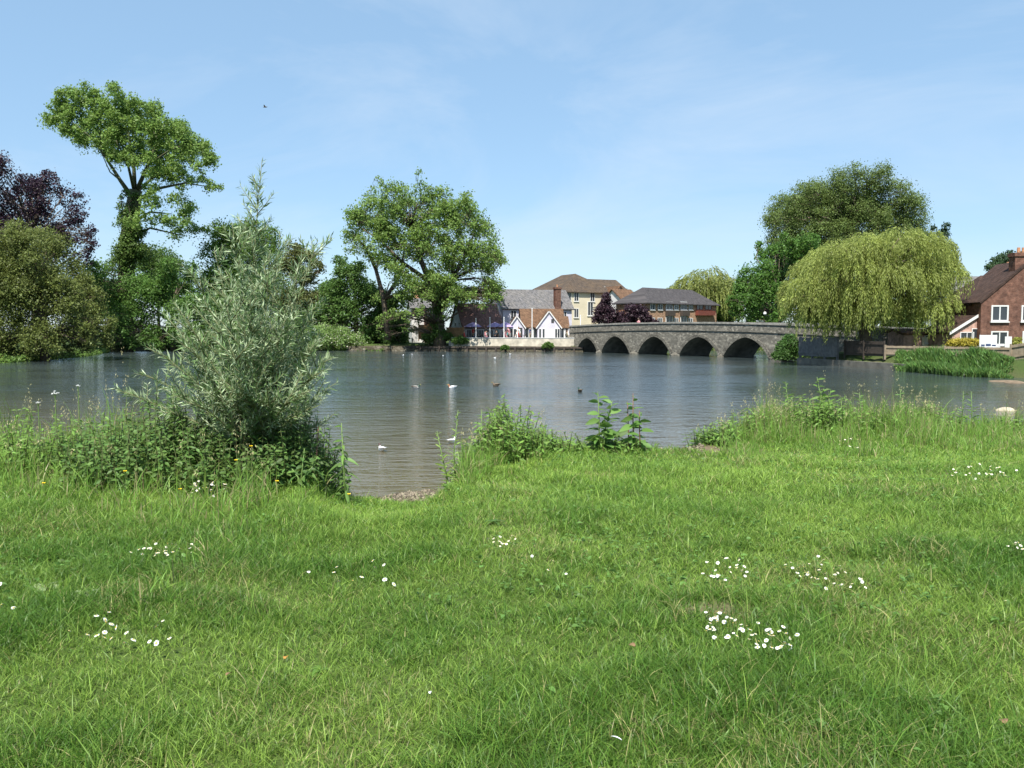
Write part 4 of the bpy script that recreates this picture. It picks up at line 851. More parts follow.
        for i in range(mull):
            x = -w_ / 2 + w_ * (i + 1) / (mull + 1); bar(x - t * .4, x + t * .4, t, h_ - t, -.02, k - .01)
        wf = f.build(name, M[frame], s.root)
        g = MB(); g.hexa(*[o + du * x + dn * y + Z * zz for (x, y, zz) in ((-w_ / 2 + t, -.01, t), (w_ / 2 - t, -.01, t), (w_ / 2 - t, .02, t), (-w_ / 2 + t, .02, t), (-w_ / 2 + t, -.01, h_ - t), (w_ / 2 - t, -.01, h_ - t), (w_ / 2 - t, .02, h_ - t), (-w_ / 2 + t, .02, h_ - t))])
        g.build('pane', M['glass'], wf)
        if sill:
            b_ = MB(); bb = f; f2 = MB(); f = f2; bar(-w_ / 2 - .06, w_ / 2 + .06, -.08, -.005, 0, .13); f2.build('sill', M[frame], wf)
        return wf
    def chimney(s, a, b, z0, z1, w_=.7, d_=.5, m='brick', pots=2):
        cm = MB(); cm.box(s.c, s.u, s.v, a - w_ / 2, a + w_ / 2, b - d_ / 2, b + d_ / 2, z0, z1 - .25); cm.box(s.c, s.u, s.v, a - w_ / 2 - .07, a + w_ / 2 + .07, b - d_ / 2 - .07, b + d_ / 2 + .07, z1 - .25, z1)
        ch = cm.build('chimney', M[m], s.root)
        for i in range(pots):
            pm = MB(); x = a + (i - (pots - 1) / 2) * .32; pm.tube([s.q(x, b, z1), s.q(x, b, z1 + .38)], [.12, .10], 8); pm.build('chimney_pot', M['orangeroof'], ch)
        return ch
def pz(py, D): return EYE + (HOR - py) / FPX * D
def wx(px, D): return (px - 512) / FPX * D
# pub, main range
pub = House('white_pub', 'two storey white pub with long grey slate roof and brick chimney', (wx(503, 114), 114), 18, 9.9, 6.2, .8, pz(308, 114), pz(290, 116.5), 'lilacwhite', 'slate')
for px in (513.5, 526): pub.window(pub.a_of(px), pz(319, 115), .85, 1.15, mull=1)
pub.window(pub.a_of(564), pz(319, 116), .7, 1.0)
pub.chimney(pub.a_of(556.5, .2), .0, 3.5, pz(287.5, 116), .8, .8, pots=1)
# pub, lower wing on the left
wing = House('pub_wing', 'low pub wing with white boarded gable and pinkish brown roof', (wx(463.5, 110), 110), 20, 5.3, 6.0, .8, pz(327, 110), pz(304, 112.5), 'white', 'pinkroof', over=.2)
for b, zz in ((1.6, 3.1), (3.6, 3.15)): wing.window(b, zz, .7, .5, 'left', 1, sill=False)
for px in (470, 480, 490): wing.window(wing.a_of(px), 1.35, .95, 1.35, mull=2)
# conservatory front of the pub
cv = House('pub_conservatory', 'white conservatory with brown tiled roof and two pointed white gables', (wx(522.5, 108.2), 108.2), 6, 5.4, 4.6, .95, pz(327, 108.2), pz(309.5, 110.2), 'joinery', 'brownroof', over=.15)
def front_gable(h, pa, pb, zap, proj, wallm, roofm):
    a0, a1 = h.a_of(pa, -proj), h.a_of(pb, -proj); m = (a0 + a1) / 2; ze = h.ze - .02; q = h.q; w_ = MB()
    w_.add([q(a0, -proj, h.z0), q(a1, -proj, h.z0), q(a1, -proj, ze), q(m, -proj, zap), q(a0, -proj, ze)], [(0, 1, 2, 3, 4)])
    w_.add([q(a0, -proj, h.z0), q(a0, .05, h.z0), q(a0, .05, ze), q(a0, -proj, ze), q(a1, -proj, h.z0), q(a1, .05, h.z0), q(a1, .05, ze), q(a1, -proj, ze)], [(3, 2, 1, 0), (4, 5, 6, 7)])
    w_.build('gable_wall', M[wallm], h.root, fix=False); o = .16; bk = h.Dp / 2; r_ = MB(); f_ = MB()
    for e, sg in ((a0, -1), (a1, 1)):
        sl = (zap - ze) / abs(m - e); ex = e + sg * o; zx = ze - o * sl
        A, B, C_, D_ = q(ex, -proj - o, zx), q(m + sg * .001, -proj - o, zap), q(m + sg * .001, bk * .98, zap), q(ex, bk * .25, zx)
        n = (B - A).cross(D_ - A).normalized(); n = n if n.z > 0 else -n
        r_.hexa(A, B, C_, D_, *[p + n * .12 for p in (A, B, C_, D_)])
        f_.hexa(A - h.v * .04, B - h.v * .04, B, A, A - h.v * .04 + n * .13, B - h.v * .04 + n * .13, B + n * .13, A + n * .13)
    r_.build('gable_roof', M[roofm], h.root); f_.build('bargeboard', M['joinery'], h.root)
    return a0, a1
g2 = front_gable(cv, 537.5, 560, pz(312, 107.5), 1.0, 'lilacwhite', 'brownroof'); g1 = front_gable(cv, 509.5, 524, pz(317, 107.8), .55, 'lilacwhite', 'brownroof')
for px, wd_ in ((527, .75), (531, .75), (535, .75)): cv.window(cv.a_of(px), 1.25, .48, 1.75, mull=0, sill=False)
for px in (540, 543.5, 556, 558.5): cv.window(cv.a_of(px, -1), 1.05, .34, 1.75, mull=0, sill=False, off=1.0)
for px in (511.5, 515): cv.window(cv.a_of(px, -.55), 1.3, .42, 1.5, mull=0, sill=False, off=.55)
cv.window(cv.a_of(520, -.55), 1.0, .6, 1.9, mull=0, name='door', frame='darkwood', off=.55, sill=False)
cv.window(cv.a_of(552.5, -1), 3.55, .35, .45, mull=0, frame='darkwood', off=1.0, sill=False)
side = House('glazed_porch', 'small glazed white porch with brown roof at the bridge end of the pub', (wx(560.5, 108.6), 108.6), 6, 1.05, 2.4, .95, pz(327.5, 108.6), pz(317, 109.6), 'joinery', 'brownroof', over=.12)
for px in (562.5, 566.5): side.window(side.a_of(px), 1.1, .4, 1.75, mull=0, sill=False)
# cream town building behind
cr = House('cream_building', 'large cream rendered building with hipped brown tile roof', (wx(564, 135), 135), 28, 9.6, 13.0, .8, pz(292, 135), pz(274.5, 142), 'cream', 'oliveroof', kind='hip', over=.4)
for px in (568.5, 576, 592): cr.window(cr.a_of(px), pz(302, 138), .9, 1.5)
cr.window(cr.a_of(576), pz(318, 138), .9, 1.5); cr.window(cr.a_of(590), pz(316, 138), 1.1, 2.3, mull=1)
cr2 = House('cream_terrace', 'cream building with grey brown roof and pointed white dormer gables', (wx(592, 141), 141), 28, 7.5, 9, .8, pz(293, 141), pz(280, 145.5), 'cream', 'oliveroof', over=.3)
front_gable(cr2, 599.5, 607, pz(287, 141), .4, 'creamwhite', 'oliveroof')
cr2.window(cr2.a_of(603.3, -.4), pz(301, 142), .8, 1.4, off=.4); cr2.window(cr2.a_of(612), pz(302, 143), .9, 1.4)
cr3 = House('white_gabled_house', 'tall white gabled house with orange brown roof between cream and brick blocks', (wx(612, 136), 136), 24, 2.7, 9, .8, pz(300, 136), pz(287, 138), 'creamwhite', 'brownroof', axis='v')
cr3.window(1.35, pz(308, 136), .8, 1.4)
cr4 = House('brown_roofed_house', 'low house with weathered orange brown roof left of the red brick block', (wx(626, 131), 131), 30, 3.2, 7, .8, pz(304, 131), pz(290, 134), 'white', 'brownroof')
cr4.window(1.2, pz(311, 131), .7, 1.1); cr4.window(2.3, pz(311, 131), .7, 1.1)
# red brick block beyond the bridge
rb = House('red_brick_block', 'long orange brick block with hipped grey roof beyond the bridge', (wx(646, 115), 115), 42, 16.2, 5.4, .8, pz(303, 115), pz(288, 119.5), 'orangebrick', 'greyroof', kind='hip', over=.4)
for px, kd in ((652, 0), (659.5, 0), (668.5, 1), (675.5, 0), (683, 1), (690, 0), (699, 2), (707.5, 2)):
    a = rb.a_of(px)
    D_ = (rb.c + rb.u * a).y
    if kd == 0: rb.window(a, pz(310, D_), 1.0, .85); rb.window(a, pz(325, D_), 1.0, 1.0)
    elif kd == 1:
        rb.window(a, pz(310, D_), 1.5, 1.15); rb.window(a, pz(324, D_), 1.5, 1.4)
        m = MB(); m.box(rb.c, rb.u, rb.v, a - .85, a + .85, -.5, -.02, pz(316, D_) , pz(310.6, D_)); m.build('balcony', M['darkwood'], rb.root)
    else:
        rb.window(a, pz(310, D_), 1.6, .8, frame='redwood'); m = MB(); m.box(rb.c, rb.u, rb.v, a - 1.05, a + 1.05, -.55, -.02, pz(315.5, D_), pz(311, D_)); m.build('balcony', M['redwood'], rb.root)
# houses glimpsed through the broad tree
h1 = House('white_cottage', 'small white rendered cottage glimpsed left of the leaning trunk', (wx(412, 124), 124), 12, 2.0, 5, .8, pz(308, 124), pz(299, 126), 'white', 'slate')
h2 = House('brick_house', 'red brick house with slate roof and white window behind the leaning trunk', (wx(426, 122), 122), 12, 1.75, 5, .8, pz(307.5, 122), pz(296, 124.5), 'brick', 'slate')
h2.window(.55, pz(316, 122), .8, 1.15)
h3 = House('tiled_house', 'house with bright orange tiled roof rising behind the leaning trunk', (wx(416, 134), 134), 12, 3.4, 6, .8, pz(299, 134), pz(287, 137), 'pinkbrick', 'orangeroof')
h3.window(1.7, 5.2, .8, 1.1)
# right bank: brick cottage group
DR = 58.0
ck = House('brick_cottage', 'old red brick cottage with gable facing the river and white windows', (wx(979.5, DR), DR), -2, 6.4, 4.2, .8, pz(303, DR), pz(262, DR), 'brick', 'darkroof', axis='v', over=.06)
ck.window(ck.a_of(998), pz(321.5, DR), 1.15, 1.1); ck.window(ck.a_of(1028), pz(321.5, DR), 1.15, 1.1); ck.window(ck.a_of(998.5), pz(345, DR), 1.15, .95); ck.window(ck.a_of(1030), pz(345, DR), 1.15, .95)
ck.chimney(ck.a_of(1022), .6, 5.4, pz(254, DR + .6), 1.15, .8, pots=2)
ck2 = House('brick_cottage_range', 'brick range with dark brown tiled roof behind the river gable', (wx(970.5, 59.4), 59.4), -2, 10, 5.6, .8, pz(304.5, 59.4), pz(276, 62.2), 'brick', 'darkroof', kind='hip', over=.15, inset=.68)
ck2.chimney(ck2.a_of(1007, 2.8), 2.8, 6.2, pz(268, 62.2), .6, .5, m='orangebrick', pots=2)
def leanto():
    root = empty('brick_leanto', (wx(951, DR), DR + .5, .8), 'low brick lean to with sloping white verge against the cottage', 'building'); D = DR + .5
    A = Vector((wx(951.5, D), D, 0)); u = Vector((1, 0, 0)); v = Vector((0, 1, 0)); x1 = wx(979.3, D) - A.x; za, zb = pz(331.5, D), pz(314, D)
    q = lambda a, b, z: A + u * a + v * b + Vector((0, 0, z)); m = MB()
    m.add([q(0, 0, .8), q(x1, 0, .8), q(x1, 0, zb), q(0, 0, za), q(0, 4, .8), q(x1, 4, .8), q(x1, 4, zb), q(0, 4, za)], [(0, 1, 2, 3), (7, 6, 5, 4), (4, 0, 3, 7), (1, 5, 6, 2)]); m.build('wall', M['pinkbrick'], root, fix=False)
    sl = (zb - za) / x1; r = MB(); r.hexa(q(-.25, -.12, za - .25 * sl), q(x1, -.12, zb), q(x1, 4.1, zb), q(-.25, 4.1, za - .25 * sl), *[p + Vector((0, 0, .1)) for p in (q(-.25, -.12, za - .25 * sl), q(x1, -.12, zb), q(x1, 4.1, zb), q(-.25, 4.1, za - .25 * sl))]); r.build('roof', M['darkroof'], root)
    b = MB(); b.hexa(q(-.25, -.17, za - .25 * sl - .08), q(x1, -.17, zb - .08), q(x1, -.12, zb - .08), q(-.25, -.12, za - .25 * sl - .08), q(-.25, -.17, za - .25 * sl + .12), q(x1, -.17, zb + .12), q(x1, -.12, zb + .12), q(-.25, -.12, za - .25 * sl + .12)); b.build('bargeboard', M['joinery'], root)
    H = House.__new__(House); H.c = A; H.u = u; H.v = v; H.L = x1; H.root = root
    H.window(wx(966, D) - A.x, pz(341, D), .95, .62); H.window(wx(974.3, D) - A.x, pz(348, D), .5, 1.35, mull=0, name='door', sill=False)
leanto()
gh = House('grey_roofed_house', 'white house with grey slate roof between willow and brick range', (wx(955, 84), 84), -4, 3.2, 6, .8, pz(302, 84), pz(278, 87), 'white', 'slate')
gh.window(1.3, pz(312, 84), .5, .9)
ex = House('low_extension', 'low cream and pink brick building under the right edge of the willow', (wx(903, 62), 62), -3, 3.5, 4, .8, pz(335, 62), pz(330.5, 64), 'pinkbrick', 'brownroof', over=.1)
ex.window(ex.a_of(928.5), pz(343, 62), .65, .55, mull=0); ex.window(ex.a_of(941), pz(343, 62), .65, .6, mull=0)
m = MB(); m.box(ex.c, ex.u, ex.v, ex.a_of(921.5), ex.a_of(951.5), -.05, -.012, .8, pz(337, 62)); m.build('render_panel', M['creamwhite'], ex.root)

# ---------------------------------------------------------------- river wall, terrace, fences
ta, tb_ = Vector((-21, 107.8, 0)), Vector((8.5, 101.5, 0)); tu = (tb_ - ta).normalized(); tv = Vector((-tu.y, tu.x, 0)); TL = (tb_ - ta).length
m = MB(); n_ = int(TL / 1.5)
for i in range(n_):
    a, b = TL * i / n_, TL * (i + 1) / n_; j = random.uniform(-.03, .03); m.box(ta, tu, tv, a, b - .01, j, 1.9, -1, .62 + random.uniform(-.05, .04))
tag(m.build('river_wall', M['rubble']), 'mossy rubble stone retaining wall along the far water edge', 'wall')
m = MB()
for i in range(17): a = 9.8 + i * 1.2; m.box(ta, tu, tv, a, a + .22, -.28, -.02, -1, .55 + random.uniform(-.1, .1))
m.box(ta, tu, tv, 8.0, TL, -.12, -.005, .40, .58)
tag(m.build('timber_campshed', M['darkwood']), 'row of dark timber stakes with a rail against the far river wall', 'river stakes')
A_ = lambda px: ((px - 512) / FPX * ta.y - ta.x) / (tu.x - (px - 512) / FPX * tu.y)
def on_terrace(px, b, z):
    k = (px - 512) / FPX; o = ta + tv * b; a = (k * o.y - o.x) / (tu.x - k * tu.y); return o + tu * a + Vector((0, 0, z))
root = empty('terrace', on_terrace(450, .9, .6), 'paved pub terrace with low white front wall above the river', 'terrace')
m = MB(); m.box(ta, tu, tv, A_(447), TL - .2, .80, 11, .5, 1.27); m.build('paving', M['paving'], root)
m = MB(); a0 = A_(450)
m.box(ta, tu, tv, a0, TL - .2, .62, .80, .64, 1.62); m.build('front_wall', M['wallwhite'], root)
m = MB(); m.box(ta, tu, tv, a0, TL - .2, .57, .85, 1.62, 1.69); m.build('wall_cap', M['joinery'], root)
for px, yt in ((476, 319), (490, 318), (504, 318), (517.5, 321), (532, 309), (580.3, 316)):
    p = on_terrace(px, .9, 1.27); mb = MB(); zt = pz(yt, p.y)
    mb.tube([p, p + Vector((0, 0, zt - 1.27))], [.055, .045], 8); o = mb.build('terrace_pole', M['metalpole'], loc=p)
    mb = MB(); mb.tube([p + Vector((0, 0, zt - 1.27 + .0)), p + Vector((0, 0, zt - 1.27 + .05)), p + Vector((0, 0, zt - 1.27 + .12))], [.05, .08, .02], 8); mb.build('finial', M['metalpole'], o)
    tag(o, {476: 'slim white pole at the far left of the terrace', 490: 'slim white pole second from the left on the terrace wall', 504: 'slim white pole left of the small white gable', 517.5: 'slim white pole before the dark pub door', 532: 'tallest white pole before the brown conservatory roof', 580.3: 'white pole at the bridge end of the terrace'}[px], 'pole', 'white poles along the terrace wall')
def parasol(px, b, lab):
    p = on_terrace(px, b, 1.27); root = empty('parasol', p, lab, 'parasol', 'lilac parasols on the pub terrace')
    mb = MB(); mb.tube([p, p + Vector((0, 0, 2.3))], [.025, .025], 6); mb.build('pole', M['metalpole'], root)
    mb = MB(); mb.tube([p + Vector((0, 0, 1.75)), p + Vector((0, 0, 2.05)), p + Vector((0, 0, 2.35))], [1.15, .75, .04], 8); mb.build('canopy', M['lilac'], root)
    mb = MB(); mb.tube([p, p + Vector((0, 0, .1))], [.25, .22], 10); mb.build('base', M['concrete'], root)
parasol(505.5, 4.3, 'lilac parasol left of the small white gable'); parasol(473, 4.5, 'lilac parasol by the pink roofed wing at the left of the terrace'); parasol(495, 5.0, 'lilac parasol in the middle of the terrace before the wing')
def table_proto():
    p = Vector((0, 0, 0)); root = empty('terrace_table', p, 'x', 'table', 'tables on the pub terrace')
    mb = MB(); mb.tube([(0, 0, .70), (0, 0, .74)], [.5, .5], 14); mb.build('tabletop', M['darkwood'], root); mb = MB(); mb.tube([(0, 0, .03), (0, 0, .70)], [.04, .04], 8); mb.build('pedestal', M['darkmetal'], root)
    mb = MB(); mb.tube([(0, 0, 0), (0, 0, .03)], [.26, .24], 12); mb.build('foot', M['darkmetal'], root); return root
def chair_proto():
    root = empty('terrace_chair', (0, 0, 0), 'x', 'chair', 'chairs on the pub terrace'); X, Y = Vector((1, 0, 0)), Vector((0, 1, 0)); O = Vector()
    mb = MB(); mb.box(O, X, Y, -.22, .22, -.22, .22, .42, .46); mb.build('seat', M['darkwood'], root)
    mb = MB(); mb.box(O, X, Y, -.22, .22, .19, .23, .55, .9); mb.build('backrest', M['darkwood'], root)
    for sx in (-1, 1):
        for sy in (-1, 1):
            mb = MB(); h = .42 if sy < 0 else .9; mb.box(O, X, Y, sx * .20 - .018, sx * .20 + .018, sy * .20 - .018 - .03 * (sy > 0), sy * .20 + .018 - .03 * (sy > 0), 0, h); mb.build('leg', M['darkmetal'], root)
    return root
def copy_tree(o, parent=None):
    c = o.copy(); COL.objects.link(c)
    if parent is not None: c.parent = parent
    for ch in list(o.children): copy_tree(ch, c)
    return c
tp_, cp_ = table_proto(), chair_proto()
tspots = [(470, 2.0, 'table'), (481, 2.6, ''), (491, 2.0, ''), (502, 2.6, ''), (511, 2.0, ''), (524, 2.2, ''), (573, 1.9, '')]
tl = ['table at the far left of the terrace', 'table before the pink roofed wing', 'table beside the second white pole', 'table under the lilac parasol by the gable', 'table before the small white gable', 'table before the conservatory windows', 'table at the bridge end of the terrace']
seats = []; k = 0
for i, (px, b, _) in enumerate(tspots):
    p = on_terrace(px, b, 1.27); t = tp_ if i == 0 else copy_tree(tp_); t.location = p; t['label'] = 'small round dark ' + tl[i]
    for sg, wd_ in ((-1, 'left'), (1, 'right')):
        c = cp_ if k == 0 else copy_tree(cp_); k += 1; c.location = p + Vector((sg * .72, .1, 0)); c.rotation_euler = (0, 0, R(-90 * sg)); c['label'] = 'dark chair on the %s of the ' % wd_ + tl[i]; seats.append((p + Vector((sg * .72, .1, 0)), sg, tl[i], wd_))
# people
def skin_figure(verts, edges):
    bm = bmesh.new(); lay = bm.verts.layers.skin.verify(); vs = []
    for (x, y, z, r) in verts:
        v = bm.verts.new((x, y, z)); v[lay].radius = (r, r) if not isinstance(r, tuple) else r; vs.append(v)
    vs[0][lay].use_root = True
    for a, b in edges: bm.edges.new((vs[a], vs[b]))
    me = bpy.data.meshes.new('figure'); bm.to_mesh(me); bm.free(); o = bpy.data.objects.new('figure', me); COL.objects.link(o)
    o.modifiers.new('s', 'SKIN'); sb = o.modifiers.new('d', 'SUBSURF'); sb.levels = 1; sb.render_levels = 1
    dg = bpy.context.evaluated_depsgraph_get(); ev = o.evaluated_get(dg); m2 = bpy.data.meshes.new_from_object(ev)
    bpy.data.objects.remove(o); return m2
def fig(pose):
    V = [(0, 0, .93, .145), (0, 0, 1.12, .125), (0, 0, 1.33, .15), (0, 0, 1.46, .065), (0, 0, 1.60, .095), (0, -.02, 1.68, .085)]; E = [(0, 1), (1, 2), (2, 3), (3, 4), (4, 5)]
    for s in (-1, 1):
        b = len(V)
        if pose == 'stand':
            V += [(s * .10, 0, .80, .09), (s * .11, .0, .46, .062), (s * .11, .02, .08, .045), (s * .12, -.13, .04, .035)]; V += [(s * .19, 0, 1.38, .06), (s * .25, .02, 1.10, .045), (s * .24, -.08, .86, .035), (s * .235, -.12, .78, .03)]
        else:
            V += [(s * .11, -.12, .90, .095), (s * .13, -.44, .92, .068), (s * .13, -.46, .55, .05), (s * .13, -.58, .50, .035)]; V += [(s * .19, 0, 1.38, .06), (s * .25, -.05, 1.12, .045), (s * .18, -.28, 1.10, .035), (s * .14, -.36, 1.13, .03)]
        E += [(0, b), (b, b + 1), (b + 1, b + 2), (b + 2, b + 3), (2, b + 4), (b + 4, b + 5), (b + 5, b + 6), (b + 6, b + 7)]
    if pose != 'stand': V = [(x, y, z - .43, r) for (x, y, z, r) in V]
    return skin_figure(V, E)
FIG = {k: fig(k) for k in ('stand', 'sit')}
def person(p, rz, pose, top, leg, label, group='people on the pub terrace', hairm='hair'):
    me = FIG[pose].copy(); me.materials.clear()
    for mm in (leg, top): me.materials.append(M['cloth_' + mm])
    me.materials.append(M['skin']); dz = 0 if pose == 'stand' else -.43
    for f in me.polygons:
        c = f.center; z = c.z - dz; ax = abs(c.x)
        f.material_index = 2 if z > 1.45 or (ax > .12 and z < 1.2 and c.y < (-.05 if pose == 'stand' else -.15) and z > (.70 if pose == 'stand' else 1.0)) else (1 if z > .93 else 0); f.use_smooth = True
    o = link('person', me, loc=p); o.rotation_euler = (0, 0, rz); tag(o, label, 'person', group)
    hm = MB(); hm.tube([(0, .02, 1.58 + dz), (0, .035, 1.64 + dz), (0, .02, 1.72 + dz), (0, 0, 1.775 + dz)], [.085, .108, .10, .03], 10)
    hme = hm.mesh('hair', M[hairm], Vector(), True); h = bpy.data.objects.new('hair', hme); COL.objects.link(h); h.parent = o
    return o
tops = ['red', 'navy', 'white', 'pink', 'black', 'teal', 'white', 'red', 'khaki', 'navy', 'teal', 'black', 'pink']; legs = ['denim', 'black', 'khaki', 'denim', 'navy', 'white', 'black', 'denim', 'black', 'denim', 'black', 'navy', 'khaki']
for i, si in enumerate((0, 1, 3, 4, 5, 7, 9, 10, 12, 13, 2, 6, 8)):
    p, sg, t, wd_ = seats[si]
    person(p + Vector((0, 0, 0.02)), R(-90 * sg), 'sit', tops[i], legs[i], 'person in %s top seated %s at the %s' % (tops[i], wd_, t))
person(on_terrace(518.5, 3.6, 1.27), .3, 'stand', 'white', 'black', 'person in white top standing before the dark pub door')
person(on_terrace(486, 4.2, 1.27), -.6, 'stand', 'black', 'denim', 'person in black top standing between terrace tables by the second pole')
s_ = s_of(631); person(qb(s_, 1.0, topb(s_) - PARb + .004), 2.1, 'stand', 'pink', 'denim', 'person walking over the bridge with only the head above the parapet', group='people on the bridge')
for i, (px, b, rz, tp__, lg, lb) in enumerate(((474, 4.4, .5, 'red', 'khaki', 'person in red top standing by the left windows of the wing'), (497, 3.6, 2.4, 'teal', 'black', 'person in teal top standing under the middle parasol'), (508, 3.4, -.4, 'pink', 'denim', 'person in pink top standing left of the small white gable'), (530, 3.0, 1.2, 'navy', 'khaki', 'person in navy top standing before the conservatory windows'), (576, 2.6, .2, 'white', 'denim', 'person in white top standing at the bridge end of the terrace'))):
    person(on_terrace(px, b, 1.27), rz, 'stand', tp__, lg, lb)
# brown fences by the pub
def board_fence(name, a, b, z0, h, mt, label, board=.14, cap=True, posts=1.8, zs=None, group=None):
    a, b = Vector(a), Vector(b); u = (b - a); Ln = u.length; u.normalize(); v = Vector((-u.y, u.x, 0)); root = empty(name, (a.x, a.y, z0), label, 'fence', group)
    m = MB(); n = max(2, int(Ln / board)); zf = zs or (lambda t: z0)
    for i in range(n): t = i / n; m.box(a, u, v, Ln * t + .004, Ln * (i + 1) / n - .004, -.012, .012, zf(t) + .05, zf(t) + h + random.uniform(-.01, .01))
    m.build('boards', M[mt], root)
    m = MB(); np_ = max(1, round(Ln / posts))
    for i in range(np_ + 1):
        pm = MB(); t = i / np_; pm.box(a, u, v, Ln * t - .05, Ln * t + .05, -.09, -.02, zf(t) - .2, zf(t) + h + .06); pm.build('post', M[mt], root)
    for zz in (.2, .8):
        m = MB(); m.hexa(*[a + u * aa + v * bb + Vector((0, 0, z)) for aa, bb, z in ((0, -.06, zf(0) + h * zz), (Ln, -.06, zf(1) + h * zz), (Ln, -.014, zf(1) + h * zz), (0, -.014, zf(0) + h * zz), (0, -.06, zf(0) + h * zz + .08), (Ln, -.06, zf(1) + h * zz + .08), (Ln, -.014, zf(1) + h * zz + .08), (0, -.014, zf(0) + h * zz + .08))]); m.build('rail', M[mt], root)
    return root
FG = 'wooden fences on the far bank'
board_fence('wooden_fence', (wx(447, 108), 108, 0), (wx(464, 107.2), 107.2, 0), 1.7, 1.25, 'wood', 'brown wooden fence panels below the white boarded gable', group=FG)
board_fence('wooden_fence', (wx(419, 109), 109, 0), (wx(430, 108.6), 108.6, 0), 1.4, 1.9, 'wood', 'tall brown wooden fence below the small white cottage', group=FG)
board_fence('wooden_fence', (wx(429, 107.6), 107.6, 0), (wx(439, 107.2), 107.2, 0), .9, 1.25, 'palewood', 'paler low wooden fence panel left of the leaning trunk', group=FG)
# right bank: quay, fences, garden things
qa, qb2 = Vector((wx(797, 66.0), 66.0, 0)), Vector((wx(910, 53), 53, 0)); qu = (qb2 - qa).normalized(); qv = Vector((-qu.y, qu.x, 0)); QL = (qb2 - qa).length
if qv.x < 0: qv = -qv
m = MB(); m.box(qa, qu, qv, 0, QL, 0, .35, -1, .42)
tag(m.build('quay_wall', M['concrete']), 'low concrete quay wall at the water under the weeping willow', 'wall')
m = MB(); nb = 24
for i in range(nb): a = i * .215; m.box(qa, qu, qv, a, a + .2, .12, .16, .62 + random.uniform(-.03, .03), 2.0 + random.uniform(-.03, .03))
for a in (.05, 1.7, 3.4, 5.0): m.box(qa, qu, qv, a, a + .14, .17, .3, .3, 2.05)
m.box(qa, qu, qv, 0, 5.2, .165, .22, 1.75, 1.87); m.box(qa, qu, qv, 0, 5.2, .09, .118, .8, .92)
tag(m.build('board_screen', M['greywood']), 'grey weathered board screen standing on the quay beside the bridge bush', 'screen')
pA = qa + qu * 5.6 + qv * .8
root_f = board_fence('wooden_fence', qa + qu * 5.3 + qv * .7, qa + qu * 9.5 + qv * .9, .75, 1.05, 'darkwood', 'dark shaded board fence behind the weeping willow trunk', group=FG)
board_fence('wooden_fence', qa + qu * 9.6 + qv * .9, (wx(1012, 50.5), 50.5, 0), .8, .72, 'palewood', 'pale weathered board fence behind the reeds', group=FG)
board_fence('wooden_fence', (wx(1011, 49.5), 49.5, 0), (wx(1060, 47), 47, 0), .75, .95, 'palewood', 'pale post and board fence rising at the right edge of the view', zs=lambda t: .75 + .5 * t, group=FG)
# white screens and table in the cottage garden
D = 53.5
root = empty('garden_screen', (wx(985, D), D, .8), 'bright white cloth screen on a frame in the cottage garden', 'screen')
m = MB(); X, Y = Vector((1, 0, 0)), Vector((0, 1, 0)); m.box((wx(979, D), D, 0), X, Y, 0, 1.1, 0, .03, 1.25, pz(335, D)); m.build('cloth', M['joinery'], root)
for a, w_, zb in ((.10, .22, 1.30), (.40, .30, 1.34), (.78, .24, 1.28)): m = MB(); m.box((wx(979, D), D, 0), X, Y, a, a + w_, -.03, -.004, zb, zb + .36); m.build('hanging_cloth', M['bluepot'], root)
for a in (.02, 1.06): m = MB(); m.box((wx(979, D), D, 0), X, Y, a, a + .04, .035, .075, .75, pz(335, D) + .04); m.build('post', M['greywood'], root)
root = empty('upright_screen', (wx(1008, D), D, .8), 'upright white board standing beside the cloth screen', 'screen')
m = MB(); m.box((wx(1004.5, D), D, 0), X, Y, 0, .42, 0, .05, .9, pz(336.5, D)); m.build('board', M['joinery'], root)
m = MB(); m.box((wx(1004.5, D), D, 0), X, Y, .02, .40, -.1, .15, .75, .9); m.build('foot', M['greywood'], root)
root = empty('patio_table', (wx(991, 52.6), 52.6, .8), 'white patio table draped in dark blue and white cloth', 'table')
m = MB(); m.box((wx(981, 52.6), 52.6, 0), X, Y, 0, 1.0, -.3, .4, 1.50, 1.54); m.build('tabletop', M['metalpole'], root)
m = MB()
for i in range(7): m.box((wx(981, 52.6), 52.6, 0), X, Y, i * .145, i * .145 + .13, -.315, -.302, 1.2 + .1 * (i % 2), 1.5)
m.build('cloth', M['bluepot'], root)
for a in (.03, .92):
    for b in (-.25, .33): m = MB(); m.box((wx(981, 52.6), 52.6, 0), X, Y, a, a + .05, b, b + .05, .78, 1.5); m.build('leg', M['metalpole'], root)
tree('golden_hedge', 'golden yellow clipped hedge beside the white cloth screen', 54.5, [(953, 344, 6), (961, 343, 6), (969, 343, 6), (976, 343, 5)], N=9484, col=(.24, .21, .035), leaf=2.0, depth=.6, tr=.05, cat='hedge', autolimb=False)
tree('golden_shrub', 'small yellow green shrub at the right of the white panel', 54, [(1015, 344, 4), (1018, 340, 3.5), (1014, 350, 4)], N=2553, col=(.17, .18, .04), leaf=1.8, depth=.4, tr=.04, cat='shrub', autolimb=False)
